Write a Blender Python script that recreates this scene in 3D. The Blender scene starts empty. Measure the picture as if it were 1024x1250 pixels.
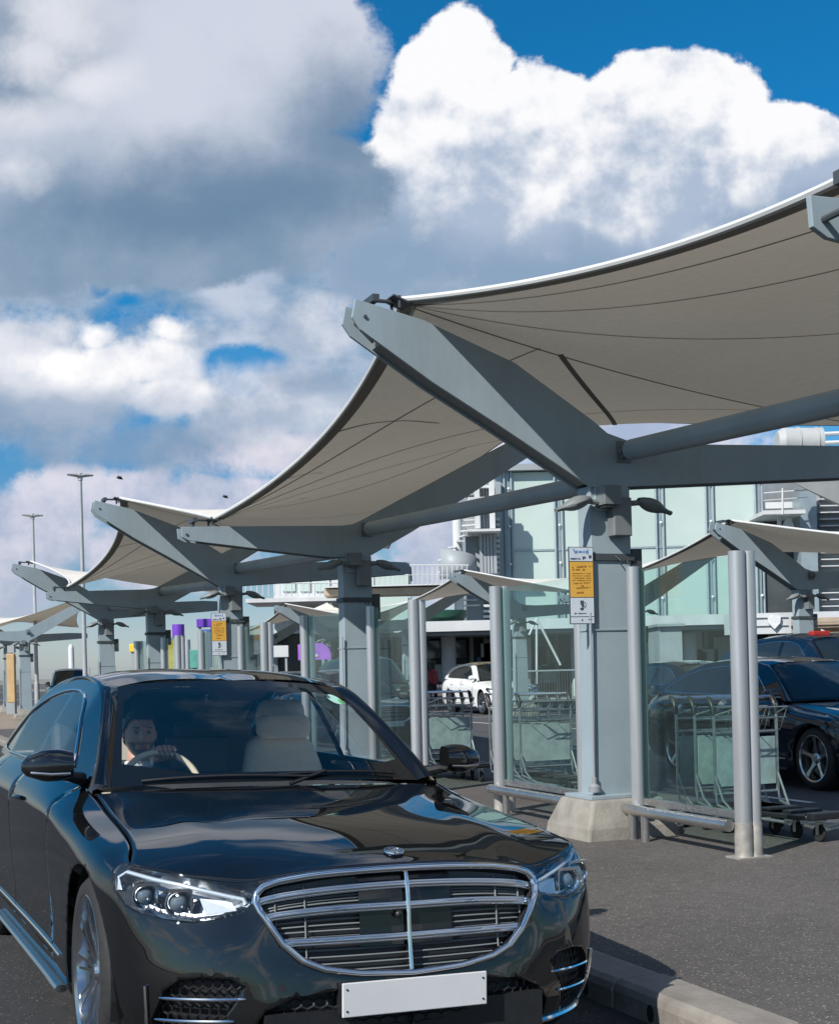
import bpy, bmesh, math, random
import numpy as np
from mathutils import Vector, Matrix
from mathutils.geometry import delaunay_2d_cdt
random.seed(7)
R = math.radians
PI = math.pi
scene = bpy.context.scene
COL = scene.collection
BROW = .3988                      # direction of the canopy rows
CB, SB = math.cos(BROW), math.sin(BROW)
PAVE = .12
CAMH = 1.4638

def W(q, a, z=0.0):
    return Vector((q*CB - a*SB, q*SB + a*CB, z))

# ------------------------------------------------------------------ materials
def mat(name):
    m = bpy.data.materials.new(name); m.use_nodes = True
    return m, m.node_tree, m.node_tree.nodes['Principled BSDF']

def nd(nt, typ, **kw):
    n = nt.nodes.new(typ)
    for k, v in kw.items(): setattr(n, k, v)
    return n

def noise(nt, scale, detail=4, rough=.55, coord='Object', stretch=None):
    tc = nd(nt, 'ShaderNodeTexCoord')
    n = nd(nt, 'ShaderNodeTexNoise'); n.inputs['Scale'].default_value = scale
    n.inputs['Detail'].default_value = detail; n.inputs['Roughness'].default_value = rough
    if stretch:
        mp = nd(nt, 'ShaderNodeMapping'); mp.inputs['Scale'].default_value = stretch
        nt.links.new(tc.outputs[coord], mp.inputs['Vector']); nt.links.new(mp.outputs[0], n.inputs['Vector'])
    else:
        nt.links.new(tc.outputs[coord], n.inputs['Vector'])
    return n

def ramp(nt, src, stops):
    r = nd(nt, 'ShaderNodeValToRGB')
    e = r.color_ramp.elements
    while len(e) < len(stops): e.new(.5)
    for i, (p, c) in enumerate(stops):
        e[i].position = p
        e[i].color = (c[0], c[1], c[2], 1) if not isinstance(c, (int, float)) else (c, c, c, 1)
    nt.links.new(src, r.inputs[0])
    return r

def plain(name, col, rough=.5, metal=0., var=.12, scale=3., bump=0., bscale=40., spec=None, coat=0., stretch=None, dirt=None):
    m, nt, b = mat(name)
    n = noise(nt, scale, 5, .6, stretch=stretch)
    lo = [c*(1-var) for c in col]; hi = [min(1, c*(1+var)) for c in col]
    st = [(.3, lo), (.7, hi)]
    r = ramp(nt, n.outputs['Fac'], st)
    out = r.outputs[0]
    if dirt:
        dcol, amount = dirt
        n2 = noise(nt, scale*.7, 6, .7, stretch=(1, 1, .25))
        r2 = ramp(nt, n2.outputs['Fac'], [(.48, 0.), (.75, amount)])
        mx = nd(nt, 'ShaderNodeMix', data_type='RGBA')
        nt.links.new(r2.outputs[0], mx.inputs[0]); nt.links.new(out, mx.inputs[6]); mx.inputs[7].default_value = (*dcol, 1)
        out = mx.outputs[2]
    nt.links.new(out, b.inputs['Base Color'])
    rr = ramp(nt, n.outputs['Fac'], [(.25, max(0, rough*.85)), (.75, min(1, rough*1.15))])
    nt.links.new(rr.outputs[0], b.inputs['Roughness'])
    b.inputs['Metallic'].default_value = metal
    if spec is not None: b.inputs['Specular IOR Level'].default_value = spec
    b.inputs['Coat Weight'].default_value = coat
    b.inputs['Coat Roughness'].default_value = .03
    if bump:
        nb = noise(nt, bscale, 6, .65)
        bp = nd(nt, 'ShaderNodeBump'); bp.inputs['Strength'].default_value = bump; bp.inputs['Distance'].default_value = .01
        nt.links.new(nb.outputs['Fac'], bp.inputs['Height']); nt.links.new(bp.outputs[0], b.inputs['Normal'])
    return m

def thin_glass(name, tint, refl=1., ior=1.5, rough=0., film=0., filmcol=(.5,.6,.6)):
    """thin pane: tinted see-through + fresnel mirror, optional diffuse film; on the windscreen it paints in reflected blue sky"""
    m = bpy.data.materials.new(name); m.use_nodes = True; nt = m.node_tree
    for n in list(nt.nodes): nt.nodes.remove(n)
    o = nd(nt, 'ShaderNodeOutputMaterial')
    t = nd(nt, 'ShaderNodeBsdfTransparent'); t.inputs[0].default_value = (*tint, 1)
    g = nd(nt, 'ShaderNodeBsdfGlossy'); g.inputs['Roughness'].default_value = rough
    f = nd(nt, 'ShaderNodeFresnel')
    # the pane is a thin sheet: the same mirror strength from either side
    ge = nd(nt, 'ShaderNodeNewGeometry'); mi = nd(nt, 'ShaderNodeMix', data_type='FLOAT'); nt.links.new(ge.outputs['Backfacing'], mi.inputs[0])
    mi.inputs[2].default_value = ior; mi.inputs[3].default_value = 1/ior; nt.links.new(mi.outputs[0], f.inputs[0])
    mu = nd(nt, 'ShaderNodeMath', operation='MULTIPLY'); mu.inputs[1].default_value = refl; mu.use_clamp = True
    nt.links.new(f.outputs[0], mu.inputs[0])
    mx = nd(nt, 'ShaderNodeMixShader'); nt.links.new(mu.outputs[0], mx.inputs[0])
    src = t.outputs[0]
    if film:
        df = nd(nt, 'ShaderNodeBsdfDiffuse'); df.inputs[0].default_value = (*filmcol, 1)
        nn = noise(nt, 1.7, 5, .6)
        rr = ramp(nt, nn.outputs['Fac'], [(.3, film*.6), (.75, film*1.3)])
        m2 = nd(nt, 'ShaderNodeMixShader'); nt.links.new(rr.outputs[0], m2.inputs[0])
        nt.links.new(t.outputs[0], m2.inputs[1]); nt.links.new(df.outputs[0], m2.inputs[2]); src = m2.outputs[0]
    nt.links.new(src, mx.inputs[1]); nt.links.new(g.outputs[0], mx.inputs[2])
    nt.links.new(mx.outputs[0], o.inputs[0])
    return m

def asphalt(name, base, speck=.25, speck_amt=.5, stain=.25, sc=1.0):
    m, nt, b = mat(name)
    tc = nd(nt, 'ShaderNodeTexCoord')
    def nz(scale, d=4, r=.6):
        n = nd(nt, 'ShaderNodeTexNoise'); n.inputs['Scale'].default_value = scale; n.inputs['Detail'].default_value = d
        n.inputs['Roughness'].default_value = r; nt.links.new(tc.outputs['Object'], n.inputs['Vector']); return n
    big = nz(.7, 5); fine = nz(120*sc, 3, .7); med = nz(9, 5, .65)
    v = nd(nt, 'ShaderNodeTexVoronoi'); v.inputs['Scale'].default_value = 75*sc; nt.links.new(tc.outputs['Object'], v.inputs['Vector'])
    c0 = ramp(nt, big.outputs['Fac'], [(.3, [x*(1-stain) for x in base]), (.7, [x*(1+stain) for x in base])])
    c1 = ramp(nt, fine.outputs['Fac'], [(.3, .45), (.5, 1.), (.72, 1.7)])
    m1 = nd(nt, 'ShaderNodeMix', data_type='RGBA', blend_type='MULTIPLY'); m1.inputs[0].default_value = .8
    nt.links.new(c0.outputs[0], m1.inputs[6]); nt.links.new(c1.outputs[0], m1.inputs[7])
    c2 = ramp(nt, med.outputs['Fac'], [(.33, .72), (.45, .95), (.62, 1.05), (.72, 1.28)])
    m2 = nd(nt, 'ShaderNodeMix', data_type='RGBA', blend_type='MULTIPLY'); m2.inputs[0].default_value = .8
    nt.links.new(m1.outputs[2], m2.inputs[6]); nt.links.new(c2.outputs[0], m2.inputs[7])
    # pale stones: random cells close to their centres
    sep = nd(nt, 'ShaderNodeSeparateColor'); nt.links.new(v.outputs['Color'], sep.inputs[0])
    gt = nd(nt, 'ShaderNodeMath', operation='GREATER_THAN'); gt.inputs[1].default_value = .86; nt.links.new(sep.outputs[0], gt.inputs[0])
    lt = nd(nt, 'ShaderNodeMath', operation='LESS_THAN'); lt.inputs[1].default_value = .36; nt.links.new(v.outputs['Distance'], lt.inputs[0])
    ml = nd(nt, 'ShaderNodeMath', operation='MULTIPLY'); nt.links.new(gt.outputs[0], ml.inputs[0]); nt.links.new(lt.outputs[0], ml.inputs[1])
    mk = nd(nt, 'ShaderNodeMath', operation='MULTIPLY'); nt.links.new(ml.outputs[0], mk.inputs[0]); mk.inputs[1].default_value = speck_amt
    m3 = nd(nt, 'ShaderNodeMix', data_type='RGBA'); nt.links.new(mk.outputs[0], m3.inputs[0]); nt.links.new(m2.outputs[2], m3.inputs[6])
    m3.inputs[7].default_value = (speck, speck*.93, speck*.82, 1)
    nt.links.new(m3.outputs[2], b.inputs['Base Color'])
    b.inputs['Roughness'].default_value = .85
    bp = nd(nt, 'ShaderNodeBump'); bp.inputs['Strength'].default_value = .5; bp.inputs['Distance'].default_value = .006
    nt.links.new(fine.outputs['Fac'], bp.inputs['Height']); nt.links.new(bp.outputs[0], b.inputs['Normal'])
    return m

M = {}
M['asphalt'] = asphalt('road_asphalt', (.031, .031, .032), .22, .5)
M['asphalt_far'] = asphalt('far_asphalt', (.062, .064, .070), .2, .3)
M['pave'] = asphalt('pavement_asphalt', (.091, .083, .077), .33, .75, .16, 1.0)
M['ground'] = plain('dry_ground', (.22, .20, .175), .9, scale=.3, bump=.2)
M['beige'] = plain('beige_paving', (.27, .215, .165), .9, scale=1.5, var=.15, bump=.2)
M['kerb'] = plain('kerb_stone', (.235, .215, .19), .85, scale=4, var=.22, bump=.5, bscale=60, dirt=((.13, .11, .09), .7))
M['concrete'] = plain('plinth_concrete', (.27, .255, .225), .85, scale=5, var=.22, bump=.6, bscale=35, dirt=((.14, .13, .11), .6))
M['paint_line'] = plain('road_paint', (.62, .62, .60), .7, scale=6, var=.2)
M['paint_yellow'] = plain('yellow_road_paint', (.55, .40, .08), .7, scale=6, var=.2)
M['steel'] = plain('blue_grey_paint', (.295, .365, .40), .42, scale=1.6, var=.07, dirt=((.16, .18, .18), .45))
M['steel_dark'] = plain('grey_metal_box', (.17, .19, .195), .45, scale=3, var=.1)
M['post'] = plain('brushed_post', (.50, .52, .54), .32, metal=.55, scale=2, var=.08, stretch=(4, 4, .3), dirt=((.3, .3, .3), .4))
M['post_foot'] = plain('worn_post_foot', (.48, .46, .42), .45, metal=.5, scale=12, var=.2)
M['rail'] = plain('stainless_rail', (.52, .51, .50), .28, metal=.9, scale=8, var=.12)
M['chrome'] = plain('chrome', (.80, .81, .83), .07, metal=1., var=.02)
M['satin'] = plain('satin_chrome', (.62, .64, .66), .22, metal=1., var=.03)
M['fabric'] = None
M['gap'] = plain('rubber_gasket', (.012, .013, .014), .6)
M['black'] = plain('black_plastic', (.014, .015, .017), .45, var=.1, scale=20)
M['rubber'] = plain('tyre_rubber', (.018, .018, .019), .75, scale=25, var=.2, bump=.3, bscale=60)
M['screen'] = thin_glass('screen_glass', (.84, .945, .925), refl=.9, ior=1.45, film=.018, filmcol=(.35, .5, .5))
M['glass_edge'] = plain('glass_edge', (.08, .19, .17), .25, var=.1)
M['windscreen'] = thin_glass('windscreen_glass', (1., 1., 1.), refl=1.0, ior=1.48, film=.042, filmcol=(.03, .17, .32))  # the blue film paints the sky's reflection into the glass
M['sideglass'] = thin_glass('side_glass', (.95, .98, .97), refl=1.1, ior=1.5)
M['lens'] = thin_glass('lamp_lens', (.93, .95, .97), refl=1.0, ior=1.5)
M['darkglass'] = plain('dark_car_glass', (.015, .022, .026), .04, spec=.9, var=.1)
M['frit'] = plain('black_frit', (.006, .008, .010), .06, spec=.6, var=.05)
def carpaint(name, col, coat=1., fl=0.):
    m, nt, b = mat(name)
    b.inputs['Base Color'].default_value = (*col, 1)
    b.inputs['Metallic'].default_value = fl
    b.inputs['Roughness'].default_value = .5; b.inputs['Specular IOR Level'].default_value = .0 if max(col) < .1 else .4
    b.inputs['Coat Weight'].default_value = coat; b.inputs['Coat Roughness'].default_value = .012; b.inputs['Coat IOR'].default_value = 1.78
    n = noise(nt, 9, 6, .7)
    r = ramp(nt, n.outputs['Fac'], [(.35, [c*.9 for c in col]), (.7, [c*1.1+.0006 for c in col])])
    nt.links.new(r.outputs[0], b.inputs['Base Color'])
    # road film: very slight variation of the clear coat
    r2 = ramp(nt, n.outputs['Fac'], [(.4, .004), (.8, .018)])
    nt.links.new(r2.outputs[0], b.inputs['Coat Roughness'])
    return m
M['black_paint'] = carpaint('black_car_paint', (.0045, .0052, .0062))
M['navy_paint'] = carpaint('navy_car_paint', (.004, .011, .024), fl=.1)
M['white_paint'] = carpaint('white_car_paint', (.74, .76, .76), .6)
M['yellow_paint'] = carpaint('yellow_car_paint', (.72, .46, .05), .6)
M['grey_paint'] = carpaint('grey_car_paint', (.05, .06, .065), .8)
M['green_paint'] = carpaint('green_car_paint', (.02, .06, .05), .8)
M['leather'] = plain('cream_leather', (.78, .71, .58), .5, scale=30, var=.06)
M['leather_wheel'] = plain('pale_leather', (.66, .60, .46), .4, scale=30, var=.05)
M['leather_dark'] = plain('dark_interior', (.03, .033, .036), .6, scale=20)
M['dash'] = plain('dash_top', (.05, .055, .06), .55, scale=20)
M['skin'] = plain('skin', (.52, .30, .22), .5, scale=40, var=.07)
M['hair'] = plain('dark_hair', (.018, .013, .010), .6, scale=60, var=.3)
M['beard'] = plain('stubble', (.13, .075, .055), .7, scale=90, var=.3)
M['suit'] = plain('navy_suit', (.02, .03, .055), .8, scale=90, var=.2)
M['shirt'] = plain('white_shirt', (.66, .72, .76), .7, scale=40, var=.05)
M['plate'] = plain('white_plate', (.62, .63, .64), .35, scale=4, var=.04)
M['disc'] = plain('brake_disc', (.25, .24, .23), .4, metal=.8)
M['rim_metal'] = plain('machined_rim', (.60, .62, .64), .18, metal=1., var=.04)
M['white_enamel'] = plain('white_enamel', (.70, .72, .73), .4, scale=4)
M['sign_white'] = plain('sign_white', (.60, .66, .74), .4, scale=8, var=.05)
M['sign_orange'] = plain('sign_orange', (.72, .40, .07), .45, scale=8, var=.06)
M['sign_ink'] = plain('sign_ink', (.06, .07, .10), .5)
M['sign_blue'] = plain('sign_blue', (.10, .26, .52), .5)
M['sign_brown'] = plain('sign_brown', (.30, .14, .02), .5)
M['purple'] = plain('purple_panel', (.14, .045, .42), .4, scale=1.2, var=.3)
M['violet'] = plain('violet_panel', (.38, .12, .62), .4, scale=1.5, var=.3)
M['yellow'] = plain('yellow_panel', (.80, .55, .03), .5, scale=3, var=.15)
M['blue'] = plain('blue_panel', (.05, .12, .34), .4, scale=3, var=.2)
M['teal'] = plain('teal_panel', (.10, .34, .29), .4, scale=3, var=.2)
M['lamp_grey'] = plain('lamp_post_paint', (.42, .44, .45), .45, metal=.3, scale=3, var=.08)
M['amber'] = plain('amber_panel', (.50, .34, .17), .5)
M['green_sticker'] = plain('green_sticker', (.12, .50, .14), .5)
M['mint_sticker'] = plain('mint_sticker', (.45, .78, .66), .5)
M['red_lens'] = plain('red_lens', (.42, .03, .02), .25)
M['facade_dark'] = M['darkglass']
M['clad'] = plain('white_cladding', (.58, .60, .61), .5, scale=.8, var=.08, dirt=((.3, .3, .29), .4))
M['clad_grey'] = plain('grey_cladding', (.30, .33, .35), .5, scale=.8, var=.1)
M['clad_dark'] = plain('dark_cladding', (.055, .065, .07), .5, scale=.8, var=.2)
M['tan'] = plain('tan_block', (.40, .33, .25), .7, scale=2, var=.15)
M['facade_glass'] = None
M['facade_frame'] = plain('facade_frame', (.33, .40, .43), .4, metal=.4, var=.08)
M['membrane'] = plain('grey_membrane', (.42, .44, .44), .6, scale=1, var=.1)
M['green_roof'] = plain('dark_green_drum', (.02, .08, .055), .4)
M['cloth_red'] = plain('red_cloth', (.25, .04, .05), .8)
M['cloth_dark'] = plain('dark_cloth', (.02, .02, .025), .8)

def fabric_mat():
    m = bpy.data.materials.new('canopy_membrane'); m.use_nodes = True; nt = m.node_tree
    for n in list(nt.nodes): nt.nodes.remove(n)
    o = nd(nt, 'ShaderNodeOutputMaterial')
    n = noise(nt, 1.1, 6, .65); n2 = noise(nt, 14, 4, .7)
    c = ramp(nt, n.outputs['Fac'], [(.3, (.66, .63, .575)), (.7, (.76, .73, .67))])
    c2 = ramp(nt, n2.outputs['Fac'], [(.35, .9), (.65, 1.05)])
    mx = nd(nt, 'ShaderNodeMix', data_type='RGBA', blend_type='MULTIPLY'); mx.inputs[0].default_value = .8
    nt.links.new(c.outputs[0], mx.inputs[6]); nt.links.new(c2.outputs[0], mx.inputs[7])
    d = nd(nt, 'ShaderNodeBsdfDiffuse'); t = nd(nt, 'ShaderNodeBsdfTranslucent')
    nt.links.new(mx.outputs[2], d.inputs[0]); t.inputs[0].default_value = (.76, .68, .54, 1)
    ms = nd(nt, 'ShaderNodeMixShader'); ms.inputs[0].default_value = .14
    nt.links.new(d.outputs[0], ms.inputs[1]); nt.links.new(t.outputs[0], ms.inputs[2])
    nt.links.new(ms.outputs[0], o.inputs[0])
    return m
M['fabric'] = fabric_mat()
M['seam'] = plain('membrane_seam', (.29, .27, .235), .8, var=.1)
M['edge_white'] = plain('membrane_edge', (.60, .61, .60), .6, var=.05)

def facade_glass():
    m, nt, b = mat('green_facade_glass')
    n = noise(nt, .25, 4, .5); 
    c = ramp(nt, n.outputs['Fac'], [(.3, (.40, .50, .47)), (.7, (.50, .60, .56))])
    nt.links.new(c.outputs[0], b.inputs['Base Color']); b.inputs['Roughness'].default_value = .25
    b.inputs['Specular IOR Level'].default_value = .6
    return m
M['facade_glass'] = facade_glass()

# ------------------------------------------------------------------ mesh helper
class MB:
    def __init__(s): s.v = []; s.f = []
    def add(s, vs, fs):
        o = len(s.v); s.v += [tuple(p) for p in vs]; s.f += [tuple(i+o for i in f) for f in fs]; return s
    def box(s, c, d, rz=0., tilt=None, bev=0.):
        x, y, z = d[0]/2, d[1]/2, d[2]/2
        if bev:
            b = min(bev, x*.9, y*.9)
            ring = [(-x+b, -y), (x-b, -y), (x, -y+b), (x, y-b), (x-b, y), (-x+b, y), (-x, y-b), (-x, -y+b)]
            vs = [(p[0], p[1], -z) for p in ring] + [(p[0], p[1], z) for p in ring]
            fs = [tuple(range(7, -1, -1)), tuple(range(8, 16))] + [(i, (i+1) % 8, 8+(i+1) % 8, 8+i) for i in range(8)]
        else:
            vs = [(i, j, k) for i in (-x, x) for j in (-y, y) for k in (-z, z)]
            fs = [(0, 1, 3, 2), (4, 6, 7, 5), (0, 4, 5, 1), (2, 3, 7, 6), (0, 2, 6, 4), (1, 5, 7, 3)]
        mt = Matrix.Rotation(rz, 3, 'Z')
        if tilt is not None: mt = mt @ Matrix.Rotation(tilt[0], 3, tilt[1])
        return s.add([mt @ Vector(p) + Vector(c) for p in vs], fs)
    def tube(s, a, b, r, n=10, r2=None, caps=True):
        a = Vector(a); b = Vector(b); r2 = r if r2 is None else r2
        d = (b-a).normalized(); u = d.orthogonal().normalized(); w = d.cross(u)
        vs = []
        for p, rr in ((a, r), (b, r2)):
            for i in range(n):
                t = 2*PI*i/n; vs.append(p + (u*math.cos(t) + w*math.sin(t))*rr)
        fs = [(i, (i+1) % n, n+(i+1) % n, n+i) for i in range(n)]
        if caps: fs += [tuple(range(n-1, -1, -1)), tuple(range(n, 2*n))]
        return s.add(vs, fs)
    def path(s, pts, r, n=8, closed=False, caps=True, flat=1.):
        P = [Vector(p) for p in pts]; m = len(P); vs = []
        up = Vector((0, 0, 1))
        for i in range(m):
            a = P[i-1] if (i > 0 or closed) else P[i]; b = P[(i+1) % m] if (i < m-1 or closed) else P[i]
            d = (b-a).normalized()
            u = up.cross(d)
            if u.length < .1: u = Vector((1, 0, 0)).cross(d)
            u.normalize(); w = d.cross(u)
            rr = r[i] if isinstance(r, (list, tuple)) else r
            for k in range(n):
                t = 2*PI*k/n; vs.append(P[i] + u*math.cos(t)*rr*flat + w*math.sin(t)*rr)
        fs = []
        for i in range(m if closed else m-1):
            j = (i+1) % m
            fs += [(i*n+k, i*n+(k+1) % n, j*n+(k+1) % n, j*n+k) for k in range(n)]
        if caps and not closed: fs += [tuple(range(n-1, -1, -1)), tuple((m-1)*n+k for k in range(n))]
        return s.add(vs, fs)
    def prism(s, poly, a, b, axis='Y'):
        """polygon in the plane across `axis`, extruded from a to b. axis Y: (x,z); Z: (x,y); X: (y,z)"""
        n = len(poly)
        def P(p, t): return (p[0], t, p[1]) if axis == 'Y' else ((p[0], p[1], t) if axis == 'Z' else (t, p[0], p[1]))
        vs = [P(p, a) for p in poly] + [P(p, b) for p in poly]
        return s.add(vs, [tuple(range(n)), tuple(range(2*n-1, n-1, -1))] + [(i, n+i, n+(i+1) % n, (i+1) % n) for i in range(n)])
    def lathe(s, prof, n=32, c=(0, 0, 0), axis='Z', close=False):
        vs = []; m = len(prof)
        for i in range(n):
            t = 2*PI*i/n; ct, st = math.cos(t), math.sin(t)
            for r, h in prof:
                p = (r*ct, r*st, h) if axis == 'Z' else ((r*ct, h, r*st) if axis == 'Y' else (h, r*ct, r*st))
                vs.append((p[0]+c[0], p[1]+c[1], p[2]+c[2]))
        fs = []
        for i in range(n):
            j = (i+1) % n
            for k in range(m if close else m-1):
                l = (k+1) % m
                fs.append((i*m+k, j*m+k, j*m+l, i*m+l))
        return s.add(vs, fs)
    def grid(s, fn, nu, nv):
        vs = [fn(i/nu, j/nv) for i in range(nu+1) for j in range(nv+1)]
        k = nv+1
        return s.add(vs, [(i*k+j, (i+1)*k+j, (i+1)*k+j+1, i*k+j+1) for i in range(nu) for j in range(nv)])
    def ball(s, c, r, nu=14, nv=8, sc=(1, 1, 1)):
        vs = []; 
        for j in range(nv+1):
            ph = PI*j/nv
            for i in range(nu):
                t = 2*PI*i/nu
                vs.append((c[0]+r*sc[0]*math.sin(ph)*math.cos(t), c[1]+r*sc[1]*math.sin(ph)*math.sin(t), c[2]+r*sc[2]*math.cos(ph)))
        return s.add(vs, [(j*nu+i, (j+1)*nu+i, (j+1)*nu+(i+1) % nu, j*nu+(i+1) % nu) for j in range(nv) for i in range(nu)])
    def xf(s, mt):
        s.v = [tuple(mt @ Vector(p)) for p in s.v]; return s
    def build(s, name, m, parent=None, smooth=False, bevel=0., solid=0., fixn=True, sharp=40, subd=0):
        me = bpy.data.meshes.new(name)
        me.from_pydata(s.v, [], s.f); me.validate()
        if fixn:
            b = bmesh.new(); b.from_mesh(me)
            bmesh.ops.remove_doubles(b, verts=b.verts, dist=1e-5)
            bmesh.ops.recalc_face_normals(b, faces=b.faces); b.to_mesh(me); b.free()
        me.materials.append(M[m] if isinstance(m, str) else m)
        o = bpy.data.objects.new(name, me); COL.objects.link(o)
        if parent is not None: o.parent = parent
        if subd:
            md = o.modifiers.new('s', 'SUBSURF'); md.levels = md.render_levels = subd
        if solid:
            md = o.modifiers.new('t', 'SOLIDIFY'); md.thickness = solid; md.offset = 0
        if bevel:
            md = o.modifiers.new('b', 'BEVEL'); md.width = bevel; md.segments = 2; md.limit_method = 'ANGLE'; md.angle_limit = R(40)
        if smooth:
            for p in me.polygons: p.use_smooth = True
            if sharp < 180: me.set_sharp_from_angle(angle=R(sharp))
        return o

def tag(o, label=None, cat=None, group=None, kind=None):
    if label: o['label'] = label
    if cat: o['category'] = cat
    if group: o['group'] = group
    if kind: o['kind'] = kind
    return o

def empty(name, loc=(0, 0, 0), rz=0., label=None, cat=None, group=None):
    o = bpy.data.objects.new(name, None); COL.objects.link(o)
    o.location = loc; o.rotation_euler = (0, 0, rz); o.empty_display_size = .2
    return tag(o, label, cat, group)

def copy_tree(src, parent=None):
    c = src.copy(); COL.objects.link(c)
    if parent is not None: c.parent = parent
    for ch in [k for k in src.children]:
        copy_tree(ch, c)
    return c

# ------------------------------------------------------------------ camera
F = 1628.4
cam = bpy.data.cameras.new('camera'); co = bpy.data.objects.new('camera', cam); COL.objects.link(co)
co.matrix_world = Matrix.Translation((0, 0, CAMH)) @ Matrix.Rotation(R(90), 4, 'X') @ Matrix.Rotation(-.0253, 4, 'Z')
cam.sensor_fit = 'HORIZONTAL'; cam.sensor_width = 36; cam.lens = 36*F/1024
cam.shift_x = 0; cam.shift_y = (817.55-625)/1024
cam.clip_end = 20000; cam.clip_start = .05
scene.camera = co
# ------------------------------------------------------------------ sky + sun
SUNV = Vector((-.62, -.78, .80)).normalized()       # towards the sun: left of and behind the viewer
sel = math.asin(SUNV.z); saz = math.atan2(SUNV.x, SUNV.y)
world = bpy.data.worlds.new('World'); scene.world = world; world.use_nodes = True
wn = world.node_tree
for n in list(wn.nodes): wn.nodes.remove(n)
wl = wn.links.new
def math_(op, a, b=None, c=None, clamp=False):
    n = nd(wn, 'ShaderNodeMath', operation=op); n.use_clamp = clamp
    for i, x in enumerate((a, b, c)):
        if x is None: continue
        if isinstance(x, (int, float)): n.inputs[i].default_value = x
        else: wl(x, n.inputs[i])
    return n.outputs[0]
def sstep(x, lo, hi):
    n = nd(wn, 'ShaderNodeMapRange', interpolation_type='SMOOTHSTEP')
    wl(x, n.inputs[0]); n.inputs[1].default_value = lo; n.inputs[2].default_value = hi
    return n.outputs[0]
def cmix(f, a, b, bt='MIX'):
    n = nd(wn, 'ShaderNodeMix', data_type='RGBA', blend_type=bt)
    if isinstance(f, (int, float)): n.inputs[0].default_value = f
    else: wl(f, n.inputs[0])
    for s_, x in ((6, a), (7, b)):
        if isinstance(x, tuple): n.inputs[s_].default_value = (*x, 1)
        else: wl(x, n.inputs[s_])
    return n.outputs[2]
tc = nd(wn, 'ShaderNodeTexCoord')
sep = nd(wn, 'ShaderNodeSeparateXYZ'); wl(tc.outputs['Generated'], sep.inputs[0])
X_, Y_, Z_ = sep.outputs
SKYMUL = cmix(sstep(Z_, .0, .30), cmix(sstep(Z_, -.02, .10), (.98, 1.10, 1.40), (.60, .68, .84)), (.08, .84, 1.22))
SKYMUL = cmix(sstep(Y_, -.1, .35), (.46, .74, .95), SKYMUL)
sky = nd(wn, 'ShaderNodeTexSky', sky_type='NISHITA'); sky.sun_disc = False
sky.sun_elevation = sel; sky.sun_rotation = saz; sky.air_density = 1.0; sky.dust_density = .6; sky.ozone_density = 2.5
skyc = cmix(1., sky.outputs[0], SKYMUL, 'MULTIPLY')
# cloud bank: directions seen towards +Y are laid out on the tangent plane (x/y, z/y)
yc = math_('MAXIMUM', Y_, .08)
U = math_('DIVIDE', X_, yc); V = math_('DIVIDE', Z_, yc)
def vec(x, y, z=0.):
    n = nd(wn, 'ShaderNodeCombineXYZ')
    for i, q_ in enumerate((x, y, z)):
        if isinstance(q_, (int, float)): n.inputs[i].default_value = q_
        else: wl(q_, n.inputs[i])
    return n.outputs[0]
UV = vec(U, V)
def wnoise(v, scale, detail=6, rough=.55, w=None):
    n = nd(wn, 'ShaderNodeTexNoise'); wl(v, n.inputs['Vector']); n.inputs['Scale'].default_value = scale
    n.inputs['Detail'].default_value = detail; n.inputs['Roughness'].default_value = rough
    return n
def shifted(v, dx, dy, sx=1., sy=1.):
    n = nd(wn, 'ShaderNodeMapping'); n.inputs['Location'].default_value = (dx, dy, 0); n.inputs['Scale'].default_value = (sx, sy, 1)
    wl(v, n.inputs[0]); return n.outputs[0]
# billowing edge displacement
nA = wnoise(UV, 5.5, 4, .5); nB = wnoise(shifted(UV, 3.3, 1.7), 17, 12, .66)
fb = math_('ADD', math_('MULTIPLY', math_('SUBTRACT', nA.outputs['Fac'], .5), 1.9), math_('MULTIPLY', math_('SUBTRACT', nB.outputs['Fac'], .5), 1.7))
wa = wnoise(UV, 7, 4, .5)
wsep = nd(wn, 'ShaderNodeSeparateColor'); wl(wa.outputs['Color'], wsep.inputs[0])
UW = math_('ADD', U, math_('MULTIPLY', math_('SUBTRACT', wsep.outputs[0], .5), .05))
VW = math_('ADD', V, math_('MULTIPLY', math_('SUBTRACT', wsep.outputs[1], .5), .04))
def ell(px, py, rx, ry, u=None, v=None):
    """1 - normalised distance to an ellipse given in photograph pixels (placed as a sky direction)"""
    cu, cv = (px-512)/F, (817.5-py)/F + .0253*(px-512)/F*-1
    a = math_('MULTIPLY', math_('SUBTRACT', u or UW, cu), F/rx)
    b = math_('MULTIPLY', math_('SUBTRACT', v or VW, cv), F/ry)
    return math_('SUBTRACT', 1., math_('SQRT', math_('ADD', math_('MULTIPLY', a, a), math_('MULTIPLY', b, b))))
def union(lst):
    o = ell(*lst[0])
    for e in lst[1:]: o = math_('MAXIMUM', o, ell(*e))
    return o
def layer(lst, namp, lo, hi):
    return sstep(math_('ADD', union(lst), math_('MULTIPLY', fb, namp)), lo, hi)
base = skyc
# far behind / overhead: scattered soft cumulus from 3D noise
nW = wnoise(vec(math_('DIVIDE', X_, math_('ADD', math_('ABSOLUTE', Z_), .25)), math_('DIVIDE', Y_, math_('ADD', math_('ABSOLUTE', Z_), .25))), 1.6, 8, .58)
wild = sstep(nW.outputs['Fac'], .49, .66)
front = math_('MULTIPLY', sstep(Y_, .25, .6), 1.)
high = sstep(V, .50, .62)
outside = math_('SUBTRACT', 1., math_('MULTIPLY', front, math_('SUBTRACT', 1., high)))
c = cmix(math_('MULTIPLY', wild, outside), base, (7.5, 7.9, 8.6))
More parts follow.
